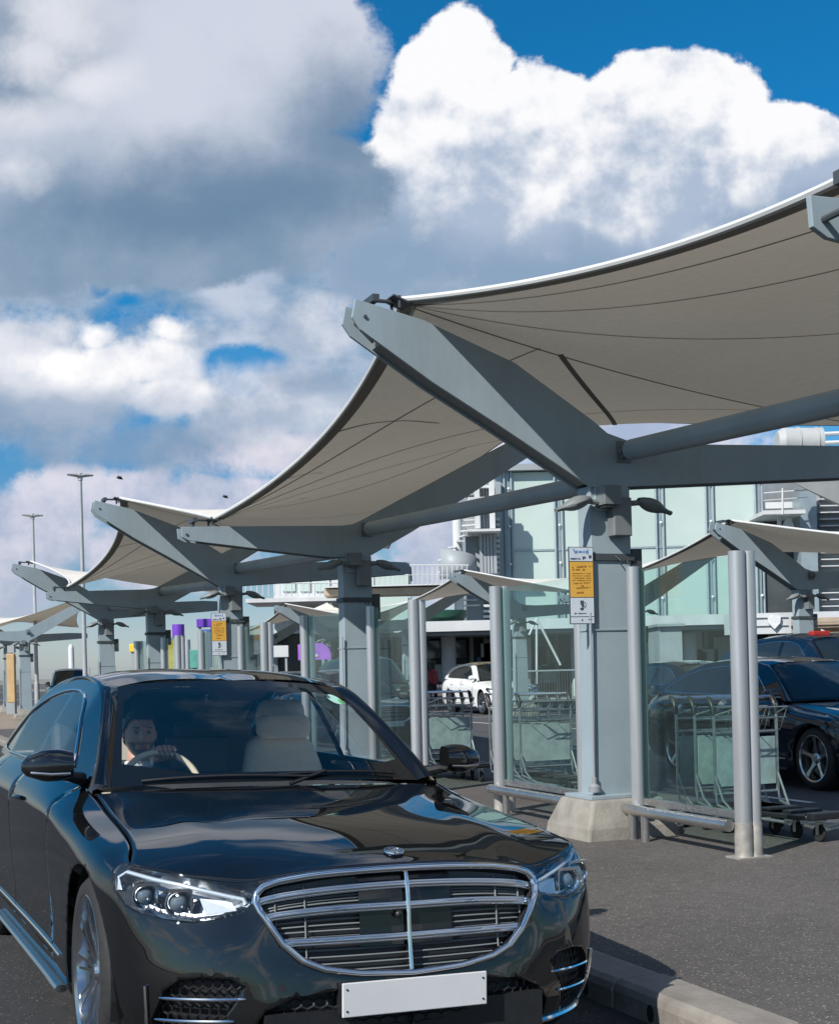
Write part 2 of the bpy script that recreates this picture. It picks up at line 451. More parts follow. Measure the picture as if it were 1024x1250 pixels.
# low band of blue towards the horizon gets paler
# -- soft veil in the middle
veil = layer([(120, 330, 330, 110), (330, 350, 330, 120), (60, 450, 260, 110), (400, 450, 200, 130), (330, 530, 170, 60), (150, 270, 330, 120), (560, 330, 260, 60), (250, 430, 330, 110), (440, 520, 120, 60)], 1.1, -.12, .5)
nv = wnoise(shifted(UV, 5.1, .3, 1., 1.5), 9, 10, .6)
veilcol = cmix(sstep(nv.outputs['Fac'], .38, .62), (2.2, 3.5, 5.1), (5.9, 6.5, 7.7))
c = cmix(math_('MULTIPLY', veil, .93), c, veilcol)
# holes of clear blue left between the clouds
hole = layer([(165, 365, 55, 22), (120, 405, 26, 14), (285, 455, 44, 34), (130, 345, 26, 26), (445, 375, 40, 22), (300, 440, 66, 26)], 1.25, -.05, .45)
c = cmix(math_('MULTIPLY', hole, .95), c, skyc)
# -- low clouds over the horizon
low = layer([(40, 655, 120, 55), (250, 625, 80, 40), (200, 670, 120, 45), (560, 690, 130, 65), (20, 710, 90, 60), (770, 530, 200, 60), (400, 560, 160, 40), (330, 620, 90, 40), (120, 600, 100, 30), (520, 640, 90, 60)], 1.0, -.1, .35)
nl = wnoise(shifted(UV, 1.1, 8.3), 12, 9, .62)
lowcol = cmix(sstep(nl.outputs['Fac'], .36, .64), (4.6, 5.1, 6.6), (8.3, 7.9, 8.7))
c = cmix(math_('MULTIPLY', low, .85), c, lowcol)
# -- the big bright cumulus on the right
cum = layer([(572, 110, 78, 92), (660, 165, 130, 95), (835, 140, 125, 90), (790, 190, 150, 110), (960, 200, 120, 75), (1060, 250, 120, 90), (560, 220, 130, 160), (800, 310, 440, 120), (600, 330, 220, 70)], .36, .0, .10)
nc = wnoise(shifted(UV, 7.7, 2.2), 6.5, 8, .55); nc2 = wnoise(shifted(UV, 2.7, 5.2), 16, 9, .58)
ncs = wnoise(shifted(UV, 7.7+.008, 2.2-.014), 6.5, 8, .55)
rel = math_('MULTIPLY', math_('SUBTRACT', nc.outputs['Fac'], ncs.outputs['Fac']), 6.0)
tex = math_('ADD', math_('ADD', math_('MULTIPLY', math_('SUBTRACT', nc.outputs['Fac'], .5), 1.5), math_('MULTIPLY', math_('SUBTRACT', nc2.outputs['Fac'], .5), .75)), rel)
tops = sstep(V, .29, .46)
bright = sstep(math_('ADD', tex, math_('MULTIPLY', tops, .80)), -.15, 1.0)
cumcol = cmix(bright, (4.3, 5.2, 6.7), (9.9, 9.9, 10.1))
und = layer([(620, 345, 300, 80), (760, 330, 220, 66), (980, 262, 140, 42), (480, 330, 170, 80)], .5, -.2, .8)
cumcol = cmix(math_('MULTIPLY', und, .78), cumcol, (2.2, 3.4, 5.0))
c = cmix(cum, c, cumcol)
# -- the large grey cloud on the left
grey = layer([(240, 110, 258, 240), (60, 180, 240, 220), (350, 40, 150, 150), (150, 20, 300, 150), (350, 230, 160, 120), (200, 290, 280, 70)], .42, .0, .2)
ng = wnoise(shifted(UV, .4, 6.1), 5.5, 10, .58)
gl = math_('ADD', math_('MULTIPLY', math_('SUBTRACT', ng.outputs['Fac'], .5), 1.9), math_('MULTIPLY', sstep(V, .28, .48), .75))
greycol = cmix(sstep(gl, -.25, .85), (2.1, 3.2, 4.6), (6.4, 6.8, 7.9))
dk = layer([(330, 235, 240, 80), (430, 150, 90, 120), (50, 45, 110, 80), (30, 90, 80, 60), (240, 255, 230, 55)], .55, -.25, .8)
greycol = cmix(math_('MULTIPLY', dk, .85), greycol, (1.35, 2.35, 3.7))
wh = layer([(95, 20, 65, 70), (70, 60, 70, 50), (20, 195, 60, 45), (30, 130, 90, 40), (130, 90, 60, 30)], 1.3, -.3, 1.3)
greycol = cmix(math_('MULTIPLY', wh, .8), greycol, (8.6, 8.7, 9.3))
c = cmix(grey, c, greycol)
# -- bright puff mid left with its grey skirts
puff2 = layer([(40, 430, 150, 70), (60, 425, 110, 60), (90, 470, 140, 60), (380, 410, 60, 34), (330, 490, 120, 60), (395, 395, 70, 40), (300, 525, 90, 30)], .8, -.05, .6)
np_ = wnoise(shifted(UV, 4.4, 4.9), 12, 10, .6)
c = cmix(math_('MULTIPLY', puff2, .8), c, cmix(sstep(np_.outputs['Fac'], .36, .62), (4.2, 5.0, 6.4), (8.4, 8.5, 9.1)))
puff = layer([(150, 440, 75, 50), (100, 450, 70, 34), (195, 440, 60, 64), (205, 490, 60, 38), (215, 405, 40, 36), (130, 410, 40, 30)], .8, -.08, .5)
c = cmix(puff, c, cmix(sstep(math_('ADD', np_.outputs['Fac'], math_('MULTIPLY', sstep(V, .17, .26), .15)), .42, .66), (7.2, 7.5, 8.4), (10.4, 10.3, 10.4)))
sk = layer([(60, 515, 190, 40), (170, 545, 170, 30), (400, 470, 60, 20)], .8, -.2, .7)
c = cmix(math_('MULTIPLY', sk, .7), c, (2.4, 3.5, 5.1))
bg = nd(wn, 'ShaderNodeBackground'); wl(c, bg.inputs[0]); bg.inputs[1].default_value = .080
wo = nd(wn, 'ShaderNodeOutputWorld'); wl(bg.outputs[0], wo.inputs[0])
world.cycles.sampling_method = 'MANUAL'; world.cycles.sample_map_resolution = 512
sl = bpy.data.lights.new('sun', 'SUN'); sl.energy = 4.6; sl.angle = R(.55); sl.color = (1, .955, .89)
so = bpy.data.objects.new('sun', sl); COL.objects.link(so)
so.rotation_euler = SUNV.to_track_quat('Z', 'Y').to_euler(); so.location = (-20, -20, 30)
scene.view_settings.view_transform = 'Standard'; scene.view_settings.look = 'None'
scene.view_settings.exposure = .30; scene.view_settings.gamma = 1
scene.cycles.max_bounces = 8; scene.cycles.transparent_max_bounces = 24
scene.cycles.use_denoising = True
scene.cycles.caustics_reflective = False; scene.cycles.caustics_refractive = False
NET=np.array([
[(.84,0,.15),(.90,0,.20),(.930,0,.30),(.918,0,.42),(.898,0,.54),(.888,0,.64),(.878,0,.71),(.864,0,.762),(.845,0,.79)],
[(.835,.25,.15),(.893,.25,.20),(.922,.25,.30),(.908,.25,.42),(.888,.25,.54),(.878,.25,.64),(.868,.25,.705),(.852,.25,.755),(.832,.25,.785)],
[(.80,.44,.15),(.86,.44,.20),(.893,.44,.30),(.885,.44,.42),(.866,.44,.54),(.857,.44,.63),(.844,.44,.69),(.824,.44,.735),(.80,.44,.762)],
[(.765,.55,.15),(.825,.55,.20),(.858,.55,.30),(.855,.55,.42),(.840,.55,.54),(.822,.55,.615),(.802,.55,.665),(.780,.55,.71),(.758,.55,.745)],
[(.69,.655,.15),(.755,.66,.20),(.795,.665,.30),(.805,.67,.42),(.792,.67,.53),(.772,.67,.60),(.750,.67,.655),(.722,.67,.71),(.690,.67,.757)],
[(.58,.74,.15),(.65,.76,.20),(.70,.775,.30),(.715,.785,.42),(.705,.785,.53),(.688,.785,.61),(.665,.785,.665),(.635,.785,.725),(.605,.775,.774)],
[(.42,.80,.15),(.50,.84,.20),(.56,.865,.30),(.585,.875,.42),(.580,.880,.53),(.565,.883,.62),(.545,.883,.685),(.52,.88,.745),(.49,.855,.796)],
[(.26,.84,.15),(.31,.885,.20),(.35,.918,.30),(.365,.928,.42),(.365,.932,.53),(.36,.935,.64),(.345,.932,.715),(.33,.905,.79),(.31,.822,.838)],
[(.08,.86,.16),(.1,.90,.21),(.1,.928,.30),(.1,.937,.42),(.1,.943,.54),(.1,.952,.66),(.1,.950,.75),(.09,.910,.828),(.08,.803,.870)],
[(-.35,.88,.17),(-.35,.925,.22),(-.35,.938,.31),(-.35,.938,.42),(-.35,.944,.55),(-.35,.953,.68),(-.35,.953,.79),(-.35,.915,.875),(-.33,.790,.918)],
[(-.75,.88,.18),(-.75,.925,.23),(-.75,.932,.31),(-.75,.932,.42),(-.75,.944,.55),(-.75,.957,.70),(-.75,.957,.83),(-.75,.925,.915),(-.72,.800,.985)],
[(-1.3,.88,.18),(-1.3,.925,.23),(-1.3,.928,.31),(-1.3,.928,.42),(-1.3,.945,.56),(-1.3,.960,.72),(-1.3,.960,.86),(-1.3,.925,.95),(-1.3,.838,1.035)],
[(-2.1,.88,.18),(-2.1,.925,.23),(-2.1,.928,.31),(-2.1,.928,.42),(-2.1,.945,.56),(-2.1,.960,.73),(-2.1,.960,.87),(-2.1,.927,.965),(-2.1,.845,1.05)],
[(-2.8,.88,.18),(-2.8,.925,.23),(-2.8,.930,.31),(-2.8,.932,.42),(-2.8,.948,.56),(-2.8,.962,.73),(-2.8,.962,.88),(-2.8,.927,.975),(-2.8,.840,1.06)],
[(-3.3,.86,.18),(-3.3,.91,.23),(-3.3,.935,.31),(-3.3,.945,.42),(-3.3,.955,.56),(-3.3,.965,.73),(-3.3,.962,.88),(-3.3,.92,.98),(-3.3,.82,1.065)],
[(-3.7,.83,.19),(-3.7,.88,.24),(-3.7,.91,.32),(-3.7,.925,.43),(-3.7,.94,.57),(-3.7,.948,.73),(-3.7,.94,.88),(-3.7,.89,.98),(-3.7,.78,1.06)],
[(-4.0,.78,.20),(-4.03,.82,.25),(-4.06,.85,.33),(-4.08,.865,.44),(-4.08,.875,.58),(-4.07,.88,.73),(-4.06,.865,.87),(-4.04,.815,.97),(-4.02,.71,1.05)],
[(-4.12,.60,.20),(-4.2,.63,.25),(-4.26,.65,.33),(-4.28,.66,.44),(-4.27,.67,.58),(-4.25,.67,.73),(-4.23,.66,.87),(-4.21,.63,.97),(-4.17,.56,1.045)],
[(-4.17,.32,.20),(-4.25,.33,.25),(-4.32,.34,.33),(-4.34,.34,.44),(-4.33,.34,.58),(-4.31,.34,.73),(-4.29,.34,.87),(-4.28,.33,.97),(-4.23,.3,1.05)],
[(-4.18,0,.20),(-4.26,0,.25),(-4.33,0,.33),(-4.35,0,.44),(-4.34,0,.58),(-4.33,0,.73),(-4.31,0,.87),(-4.30,0,.97),(-4.25,0,1.055)],
],float)
def _w(t):
    t2=t*t;t3=t2*t
    return np.array([-.5*t+t2-.5*t3,1-2.5*t2+1.5*t3,.5*t+2*t2-1.5*t3,-.5*t2+.5*t3])
def _ext(N):
    # reflect at the centre lines (y -> -y), extrapolate at level ends
    a=N[1].copy();a[:,1]*=-1;b=N[-2].copy();b[:,1]*=-1
    N=np.concatenate([a[None],N,b[None]])
    lo=2*N[:,0]-N[:,1];hi=2*N[:,-1]-N[:,-2]
    return np.concatenate([lo[:,None],N,hi[:,None]],1)
EXT=_ext(NET);NU,NV=NET.shape[0]-1,NET.shape[1]-1
def S(u,v,E=None):
    E=EXT if E is None else E
    u=min(max(u,0),NU);v=min(max(v,0),NV)
    i=min(int(u),NU-1);j=min(int(v),NV-1)
    wu=_w(u-i);wv=_w(v-j)
    return np.einsum('i,j,ijk->k',wu,wv,E[i:i+4,j:j+4])

def curve(pts):
    P = np.array(pts, float); n = len(P)-1
    X = np.concatenate([[2*P[0]-P[1]], P, [2*P[-1]-P[-2]]])
    def f(t):
        x = min(max(t, 0), 1)*n; i = min(int(x), n-1); return _w(x-i)@X[i:i+4]
    return f

# ------------------------------------------------------------------ ground, roads, pavements (local frame: x = across the rows, y = along them)
def sheet(name, poly, z, m, th=None):
    """a flat sheet in the row frame; the empty-free mesh carries its own rotation"""
    mb = MB()
    if th:
        mb.prism(poly, z-th, z, 'Z')
    else:
        mb.add([(p[0], p[1], z) for p in poly], [tuple(range(len(poly)))])
    o = mb.build(name, m, fixn=True); o.rotation_euler = (0, 0, BROW)
    if not th:
        if o.data.polygons[0].normal.z < 0: o.data.flip_normals()
    o['kind'] = 'structure'
    return o
def rect(q0, q1, a0, a1): return [(q0, a0), (q1, a0), (q1, a1), (q0, a1)]
sheet('ground', rect(-3000, 3000, -600, 9000), -.03, 'ground')
sheet('road', rect(-14, 2.93, -60, 400), 0, 'asphalt')
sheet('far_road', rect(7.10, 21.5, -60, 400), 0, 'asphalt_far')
# the first island, its far kerb slightly wavy like the worn edge in the photograph
isl = [(3.18, -20), (7.10, -20), (7.10, 120), (3.18, 120)]
o = sheet('pavement', isl, PAVE, 'pave', .16)
# kerb stones of the near kerb: one thing per stone
kst = MB()
def kerb_stone(L, holes):
    b = MB()
    prof = [(0, -.05), (.25, -.05), (.25, PAVE+.004), (.035, PAVE+.006), (.010, PAVE-.012), (0, PAVE-.04)]
    n = len(prof)
    b.prism(prof, 0, L, 'Y')
    return b
a = -6.05; k = 0
while a < 60:
    L = .915
    o = kerb_stone(L-.008, k).build('kerb_stone', 'kerb', bevel=.006)
    near = 3.6 < a < 6.5
    o.location = W(2.93 + random.uniform(-.004, .004), a, random.uniform(-.003, .003)); o.rotation_euler = (0, 0, BROW)
    if a < 1.2 : bpy.data.objects.remove(o)
    else:
        tag(o, 'pale worn kerb stone in the row along the near edge of the pavement', 'kerb stone', 'kerb stones along the near pavement edge')
        k += 1
        if 3.2 < a < 5.6:
            for yy in (.22, .62):
                d_ = MB(); d_.prism([(.02+.022*math.cos(t), .045+.040*math.sin(t)) if 0 else (yy+.022*math.cos(t), .045+.036*math.sin(t)) for t in [2*PI*i/14 for i in range(14)]], -.006, .02, 'X'); d_.build('drain_slot', 'gap', o)
    a += .915
sheet('far_kerb', rect(21.5, 21.75, -20, 200), .13, 'kerb', .2)
sheet('far_pavement', rect(21.75, 60, -60, 400), .125, 'pave', .16)
sheet('left_kerb', rect(-14.2, -14, -20, 200), .13, 'kerb', .2)
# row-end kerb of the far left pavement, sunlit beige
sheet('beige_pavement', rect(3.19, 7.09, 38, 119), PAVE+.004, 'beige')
# lane lines on the far road
for nm, q0, q1, aa, bb in (('lane_line', 15.2, 15.32, 8, 90), ('edge_line', 20.9, 21.02, 8, 200)):
    o = sheet(nm, rect(q0, q1, aa, bb), .004, 'paint_line')
for i in range(12):
    sheet('lane_dash', rect(11.6, 11.72, 10+i*5.2, 12.4+i*5.2), .004, 'paint_line')
    sheet('lane_dash', rect(8.9, 9.0, 11+i*5.2, 13.2+i*5.2), .004, 'paint_line')
for i in range(7):
    b_ = 17+i*6.4
    sheet('bay_line', [(15.35, b_), (20.8, b_-1.2), (20.8, b_-1.08), (15.35, b_+.12)], .004, 'paint_line')

# ------------------------------------------------------------------ canopy supports
Q0 = 5.49
G_SUP = 'canopy supports in the row beside the car'
def arm_profile(hi):
    if hi:
        return [(-2.10, 4.165), (-1.56, 4.05), (-.82, 3.785), (-.145, 3.375), (-.02, 3.285), (.16, 3.235), (.5, 3.22), (1.5, 3.255), (2.34, 3.283), (3.06, 3.26), (3.06, 3.07), (2.34, 3.014), (.22, 2.872), (-.18, 2.856), (-.97, 3.303), (-1.51, 3.597), (-2.07, 3.945), (-2.13, 4.03)]
    return [(-2.10, 3.135), (-1.03, 3.165), (-.2, 3.185), (-.02, 3.21), (.14, 3.28), (1.18, 3.815), (2.0, 4.235), (2.86, 4.66), (2.99, 4.60), (2.96, 4.45), (2.31, 4.09), (.72, 3.135), (.16, 2.83), (-.33, 2.81), (-1.03, 2.88), (-2.02, 2.985), (-2.09, 3.02)]
def floodlight(par, side, big=1.):
    b = MB()
    # a leaf shaped lamp head on a stub arm
    y = -.16
    b.path([(side*.14, y, 2.61), (side*.24, y, 2.62)], .022, 8)
    pts = []; rr = []
    for i in range(9):
        t = i/8; pts.append((side*(.22+.30*t), y, 2.64-.10*t)); rr.append(.010+.044*math.sin(PI*min(1, t*1.15+.05))**.8 if t < .86 else .018)
    b.path(pts, rr, 12, flat=1.5)
    return b.build('floodlight', 'steel_dark', par, smooth=True)
def make_support(hi, detail=True):
    e = empty('canopy_support', (0, 0, 0), BROW)
    zo = -PAVE
    prof = [(x, z+zo) for x, z in arm_profile(hi)]
    # shaft: tapered plate box
    top = (2.87 if hi else 2.83)+zo
    b = MB()
    wq, wa = .180, .10
    ring = [(-wq, -wa), (wq, -wa), (wq, wa), (-wq, wa)]
    vs = [(x*1.12, y*1.15, .30) for x, y in ring] + [(x, y, 1.9) for x, y in ring] + [(x, y, top) for x, y in ring]
    fs = [(0, 1, 5, 4), (1, 2, 6, 5), (2, 3, 7, 6), (3, 0, 4, 7), (4, 5, 9, 8), (5, 6, 10, 9), (6, 7, 11, 10), (7, 4, 8, 11), (3, 2, 1, 0), (8, 9, 10, 11)]
    b.add(vs, fs)
    b.build('shaft', 'steel', e, bevel=.006)
    MB().box((0, 0, .315), (.60, .42, .03)).build('base_plate', 'steel', e, bevel=.004); MB().box((0, 0, 1.62), (.385, .222, .012)).build('splice_band', 'steel', e); MB().box((0, 0, top-.10), (.30, .26, .2)).build('cap_block', 'steel', e, bevel=.004)
    b = MB()
    r0 = [(-.40, -.34), (.40, -.34), (.40, .34), (-.40, .34)]
    vs = [(x*1.04, y*1.04, -.02) for x, y in r0] + [(x*1.0, y*1.0, .09) for x, y in r0] + [(x*.78, y*.76, .30) for x, y in r0]
    b.add(vs, [(0, 1, 5, 4), (1, 2, 6, 5), (2, 3, 7, 6), (3, 0, 4, 7), (4, 5, 9, 8), (5, 6, 10, 9), (6, 7, 11, 10), (7, 4, 8, 11), (8, 9, 10, 11)])
    b.build('plinth', 'concrete', e, bevel=.02)
    # the arms: two cheek plates with a recessed web between
    for s_ in (-1, 1):
        b = MB(); b.prism(prof, s_*.105-.014, s_*.105+.014, 'Y'); b.build('arm_plate', 'steel', e, bevel=.003)
    cx = sum(p[0] for p in prof)/len(prof)
    def inset(p):
        return p
    web = []
    n = len(prof)
    for i, (x, z) in enumerate(prof):
        ax, az = prof[i-1]; bx, bz = prof[(i+1) % n]
        dx, dz = bx-ax, bz-az; L = math.hypot(dx, dz); nx, nz = dz/L, -dx/L   # inward normal for this winding
        web.append((x+nx*-.0, z))
    inner = []
    for i, (x, z) in enumerate(prof):
        # trim the open ends so that the plates fork at the tips, and recess the flanges
        xx = max(-1.93, min(2.85, x))
        inner.append((xx, z))
    mid = []
    m2 = len(inner)//2
    cz = {}
    def zr(x):  # upper and lower z of the profile at x
        zs = []
        for i in range(n):
            (x0, z0), (x1, z1) = prof[i], prof[(i+1) % n]
            if (x0-x)*(x1-x) <= 0 and abs(x1-x0) > 1e-6:
                zs.append(z0+(z1-z0)*(x-x0)/(x1-x0))
        return min(zs), max(zs)
    xs = [-1.9+i*(2.8+1.9)/36 for i in range(37)]
    up = []; dn = []
    for x in xs:
        lo, h = zr(x); h -= .012; lo += .018
        up.append((x, h)); dn.append((x, lo))
    b = MB(); b.prism(up+dn[::-1], -.0905, .0905, 'Y'); b.build('arm_web', 'steel_dark', e)
    if detail:
        tipx, tipz = (-2.03, 4.06+zo) if hi else (-2.04, 3.07+zo)
        b = MB(); b.tube((tipx, -.13, tipz-.02), (tipx, .13, tipz-.02), .014, 8)
        # membrane corner clamp standing on the arm
        cx_, cz_ = (-1.72, 4.20+zo) if hi else (-1.72, 3.23+zo)
        b.box((cx_, 0, cz_), (.16, .20, .012), tilt=(.35 if hi else .05, 'Y'))
        b.tube((cx_-.02, -.08, cz_-.06), (cx_-.02, -.08, cz_+.03), .012, 6); b.tube((cx_-.02, .08, cz_-.06), (cx_-.02, .08, cz_+.03), .012, 6)
        b.tube((cx_-.20, 0, cz_+.0), (cx_, 0, cz_), .014, 6); b.box((cx_-.22, 0, cz_-.01), (.05, .24, .05)); b.box((cx_-.22, 0, cz_-.09), (.03, .05, .14))
        for yy in (-.09, -.03, .03, .09): b.tube((cx_+.05, yy, cz_-.02), (cx_+.05, yy, cz_+.025), .012, 6)
        b.build('corner_clamp', 'clad_dark', e)
        # brackets for the tie tubes
        b = MB()
        zt = 3.14+zo
        b.box((.12, -.125, zt), (.13, .012, .17)); b.box((.09, -.165, zt), (.012, .08, .10)); b.box((.15, -.165, zt), (.012, .08, .10))
        b.tube((.05, -.18, zt), (.19, -.18, zt), .02, 8)
        b.build('tube_bracket', 'steel_dark', e, bevel=.003); b = MB()
        b.box((.02, .125, 2.93+zo), (.13, .012, .17)); b.box((.02, .165, 2.93+zo), (.012, .08, .10)); b.tube((-.04, .18, 2.93+zo), (.08, .18, 2.93+zo), .02, 8)
        b.build('tube_bracket', 'steel_dark', e, bevel=.003)
        floodlight(e, -1); floodlight(e, 1)
        b = MB(); b.box((.045, -.16, 2.50), (.17, .11, .30), bev=.01); b.build('control_box', 'steel_dark', e, bevel=.012)
        b = MB(); b.box((-.07, -.18, 2.66), (.15, .17, .15), tilt=(.0, 'X')); b.box((-.07, -.18, 2.575), (.12, .14, .01)); b.tube((-.07, -.12, 2.64), (.0, -.10, 2.66), .025, 8)
        b.build('camera_box', 'steel_dark', e, bevel=.01)
        b = MB(); b.box((0, 0, 2.19), (.40, .235, .055)); b.path([(.02, -.12, 2.20), (.03, -.18, 2.16), (.10, -.18, 2.13), (.13, -.12, 2.17)], .006, 6)
        b.box((.235, -.02, 2.11), (.09, .16, .30)); b.build('clamp_band', 'clad_dark', e, bevel=.003)
        b = MB(); b.tube((-.225, -.13, .36), (-.225, -.13, 1.75), .011, 8); b.lathe([(.0, .36), (.045, .355), (.045, .40), (.02, .42), (.02, .47), (0, .475)], 12, (-.225, -.13, 0))
        b.build('earth_rod', 'post', e, smooth=True)
    return e
sup_hi = make_support(True); sup_lo = make_support(False)
sup_hi.location = W(Q0, 9.18, PAVE); sup_lo.location = W(Q0, 14.945, PAVE)
AA = [9.18, 14.945, 20.71, 26.475, 32.24]
tag(sup_hi, 'nearest tall canopy pillar, its arm rising to the left, with the orange and white sign', 'canopy support', G_SUP)
tag(sup_lo, 'second canopy pillar back from the sign pillar, its roadside arm lying nearly flat', 'canopy support', G_SUP)
def sup_at(a, hi, label, q=Q0, group=G_SUP):
    c = copy_tree(sup_hi if hi else sup_lo); c.location = W(q, a, PAVE); tag(c, label, 'canopy support', group); return c
sup_at(4.0, False, 'canopy support at the right edge of the photo, only its arm tip in the picture').scale = (1, 1, 1.034)
sup_at(AA[2], True, 'third canopy pillar back, with a narrow orange and white sign on its left side')
sup_at(AA[3], False, 'fourth canopy pillar back, a flat roadside arm, above the roof of the black car')
sup_at(AA[4], True, 'fifth canopy pillar back, last of the near run before the gap of open sky')
sup_at(49.0, False, 'first pillar of the distant canopy at the far left beyond the gap')
sup_at(54.6, True, 'second pillar of the distant canopy at the left edge of the photo')
# tie tubes
G_T = 'tie tubes joining one canopy pillar to the next'
tl = ['pale round tie tube coming from the upper right into the sign pillar', 'round tie tube between the sign pillar and the second pillar', 'round tie tube between the second and third pillars', 'round tie tube between the third and fourth pillars', 'round tie tube between the fourth and fifth pillars']
seq = [4.0]+AA
for i in range(5):
    a0, a1 = seq[i], seq[i+1]
    b = MB(); y0, y1 = .24, (a1-a0)-.24
    z0, z1 = 2.93, 3.14
    b.tube((0, y0, z0), (.10, y1, z1), .082, 20)
    b.tube((0, y0, z0), (-.004, y0-.10, z0-.004), .05, 12, .035); b.tube((.10, y1, z1), (.104, y1+.07, z1+.004), .05, 12, .035)
    o = b.build('tie_tube', 'steel', smooth=True); o.location = W(Q0+.02, a0, 0); o.rotation_euler = (0, 0, BROW)
    tag(o, tl[i], 'tube', G_T)

# ------------------------------------------------------------------ membranes
def membrane(a0, hi0, a1, hi1, q, label, group, n=22, seams=True, soft=.32, lift=0.):
    """one saddle shaped bay between two supports; corners are alternately high and low"""
    zr = {True: 4.21, False: 3.235}; zf = {True: 4.66, False: 3.50}
    P00 = np.array([-1.68, 0, zr[hi0]+lift]); P01 = np.array([-1.68, a1-a0, zr[hi1]])
    P10 = np.array([2.72 if hi0 else 2.62, 0, zf[not hi0]]); P11 = np.array([2.72 if hi1 else 2.62, a1-a0, zf[not hi1]])
    L = a1-a0
    G = np.zeros((n+1, n+1, 3))
    for i in range(n+1):
        s = i/n                                   # along the row
        bow = 4*s*(1-s)
        near = P00*(1-s)+P01*s; near = near+np.array([soft*bow, 0, -.05*bow])
        far = P10*(1-s)+P11*s; far = far+np.array([-soft*1.1*bow, 0, -.05*bow])
        G[i, 0] = near; G[i, n] = far
        for j in range(1, n):
            t = j/n; G[i, j] = near*(1-t)+far*t
    for i in (0, n):                              # along the arms the cloth follows a slightly sagging line
        for j in range(1, n):
            t = j/n; G[i, j, 2] -= .10*4*t*(1-t)
    for _ in range(600):
        A = .25*(G[:-2, 1:-1]+G[2:, 1:-1]+G[1:-1, :-2]+G[1:-1, 2:])
        G[1:-1, 1:-1] = A
    def at(s, t):
        x = min(max(s, 0), 1)*n; y = min(max(t, 0), 1)*n; i = min(int(x), n-1); j = min(int(y), n-1); fx, fy = x-i, y-j
        return (G[i, j]*(1-fx)*(1-fy)+G[i+1, j]*fx*(1-fy)+G[i, j+1]*(1-fx)*fy+G[i+1, j+1]*fx*fy)
    e = empty('canopy_membrane', W(q, a0, 0), BROW, label, 'canopy', group)
    b = MB(); b.grid(lambda u, v: at(u, v), n, n)
    o = b.build('cloth', 'fabric', e, smooth=True, sharp=180)
    def strip(f, w, m, nm, dz):
        """thin ribbon following the cloth: f(t) -> (s, t) ; dz = offset below/above"""
        b = MB(); N = 40; V_ = []
        for k in range(N+1):
            p = at(*f(k/N)); p2 = at(*f(min(1, (k+1)/N))); p1 = at(*f(max(0, (k-1)/N)))
            d = Vector(p2-p1).normalized(); s_ = Vector((0, 0, 1)).cross(d); s_.normalize()
            # slope of the cloth sideways
            for sg in (-1, 1):
                V_.append(Vector(p)+s_*w*sg+Vector((0, 0, dz)))
        F_ = [(2*k, 2*k+1, 2*k+3, 2*k+2) for k in range(N)]
        b.add(V_, F_); return b
    if seams:
        hs = 0. if hi0 else 1.; sgn = 1 if hi0 else -1
        # seams fan out from the high roadside corner and cross the bay
        allb = MB()
        def seam(pts, w):
            cv = curve(pts)
            def f(t):
                return tuple(cv(t))
            sb = strip(f, w, 'seam', 'seam', -.006); allb.add(sb.v, sb.f)
        def X(s): return s if hi0 else 1-s
        for s1, t1 in ((0., .26), (0., .80), (.56, 1.)):
            seam([(1., .015), ((1+s1)/2, t1/2), (s1, t1)], .0095)
        seam([(.005, .02), (.005, .5), (.005, .98)], .012)
        if hi0:
            seam([(.47, .0), (.42, .09), (.40, .18), (.41, .28)], .018)
            seam([(.73, .0), (.71, .05), (.71, .10), (.73, .15)], .015)
            seam([(.0, .30), (.30, .66), (.62, .995)], .024)
        allb.build('seam', 'seam', e)
    # edge pockets with the boundary cable
    b = strip(lambda t: (t, .0), .012, None, None, 0)
    for nm, f, dz in (('edge_band', (lambda t: (t, .012)), -.005),):
        sb = strip(f, .05, None, None, dz); sb.build(nm, 'seam', e)
    b = MB(); b.path([at(k/50, 0)+np.array([-.010, 0, .016]) for k in range(51)], .022, 8); b.path([at(k/50, 1)+np.array([.008, 0, .008]) for k in range(51)], .015, 8)
    b.build('boundary_cable', 'edge_white', e, smooth=True)
    return e
G_M = 'fabric canopy bays over the near pavement'
membrane(4.0, False, 9.18, True, Q0, 'large beige fabric canopy bay at the upper right, in front of the sign pillar', G_M, 26, lift=.20)
membrane(9.18, True, 14.945, False, Q0, 'beige fabric canopy bay sweeping down left between the sign pillar and the next', G_M, 26)
membrane(14.945, False, 20.71, True, Q0, 'third fabric canopy bay back, between the second and third pillars', G_M)
membrane(20.71, True, 26.475, False, Q0, 'fourth fabric canopy bay back, between the third and fourth pillars', G_M)
membrane(26.475, False, 32.24, True, Q0, 'fifth fabric canopy bay back, its white top side showing at the left', G_M, 14)
membrane(49.0, False, 54.6, True, Q0, 'distant fabric canopy bay at the far left edge of the photo', G_M, 14)
membrane(54.6, True, 60.4, False, Q0, 'second distant fabric canopy bay, hidden partly behind the first at the far left', G_M, 12)
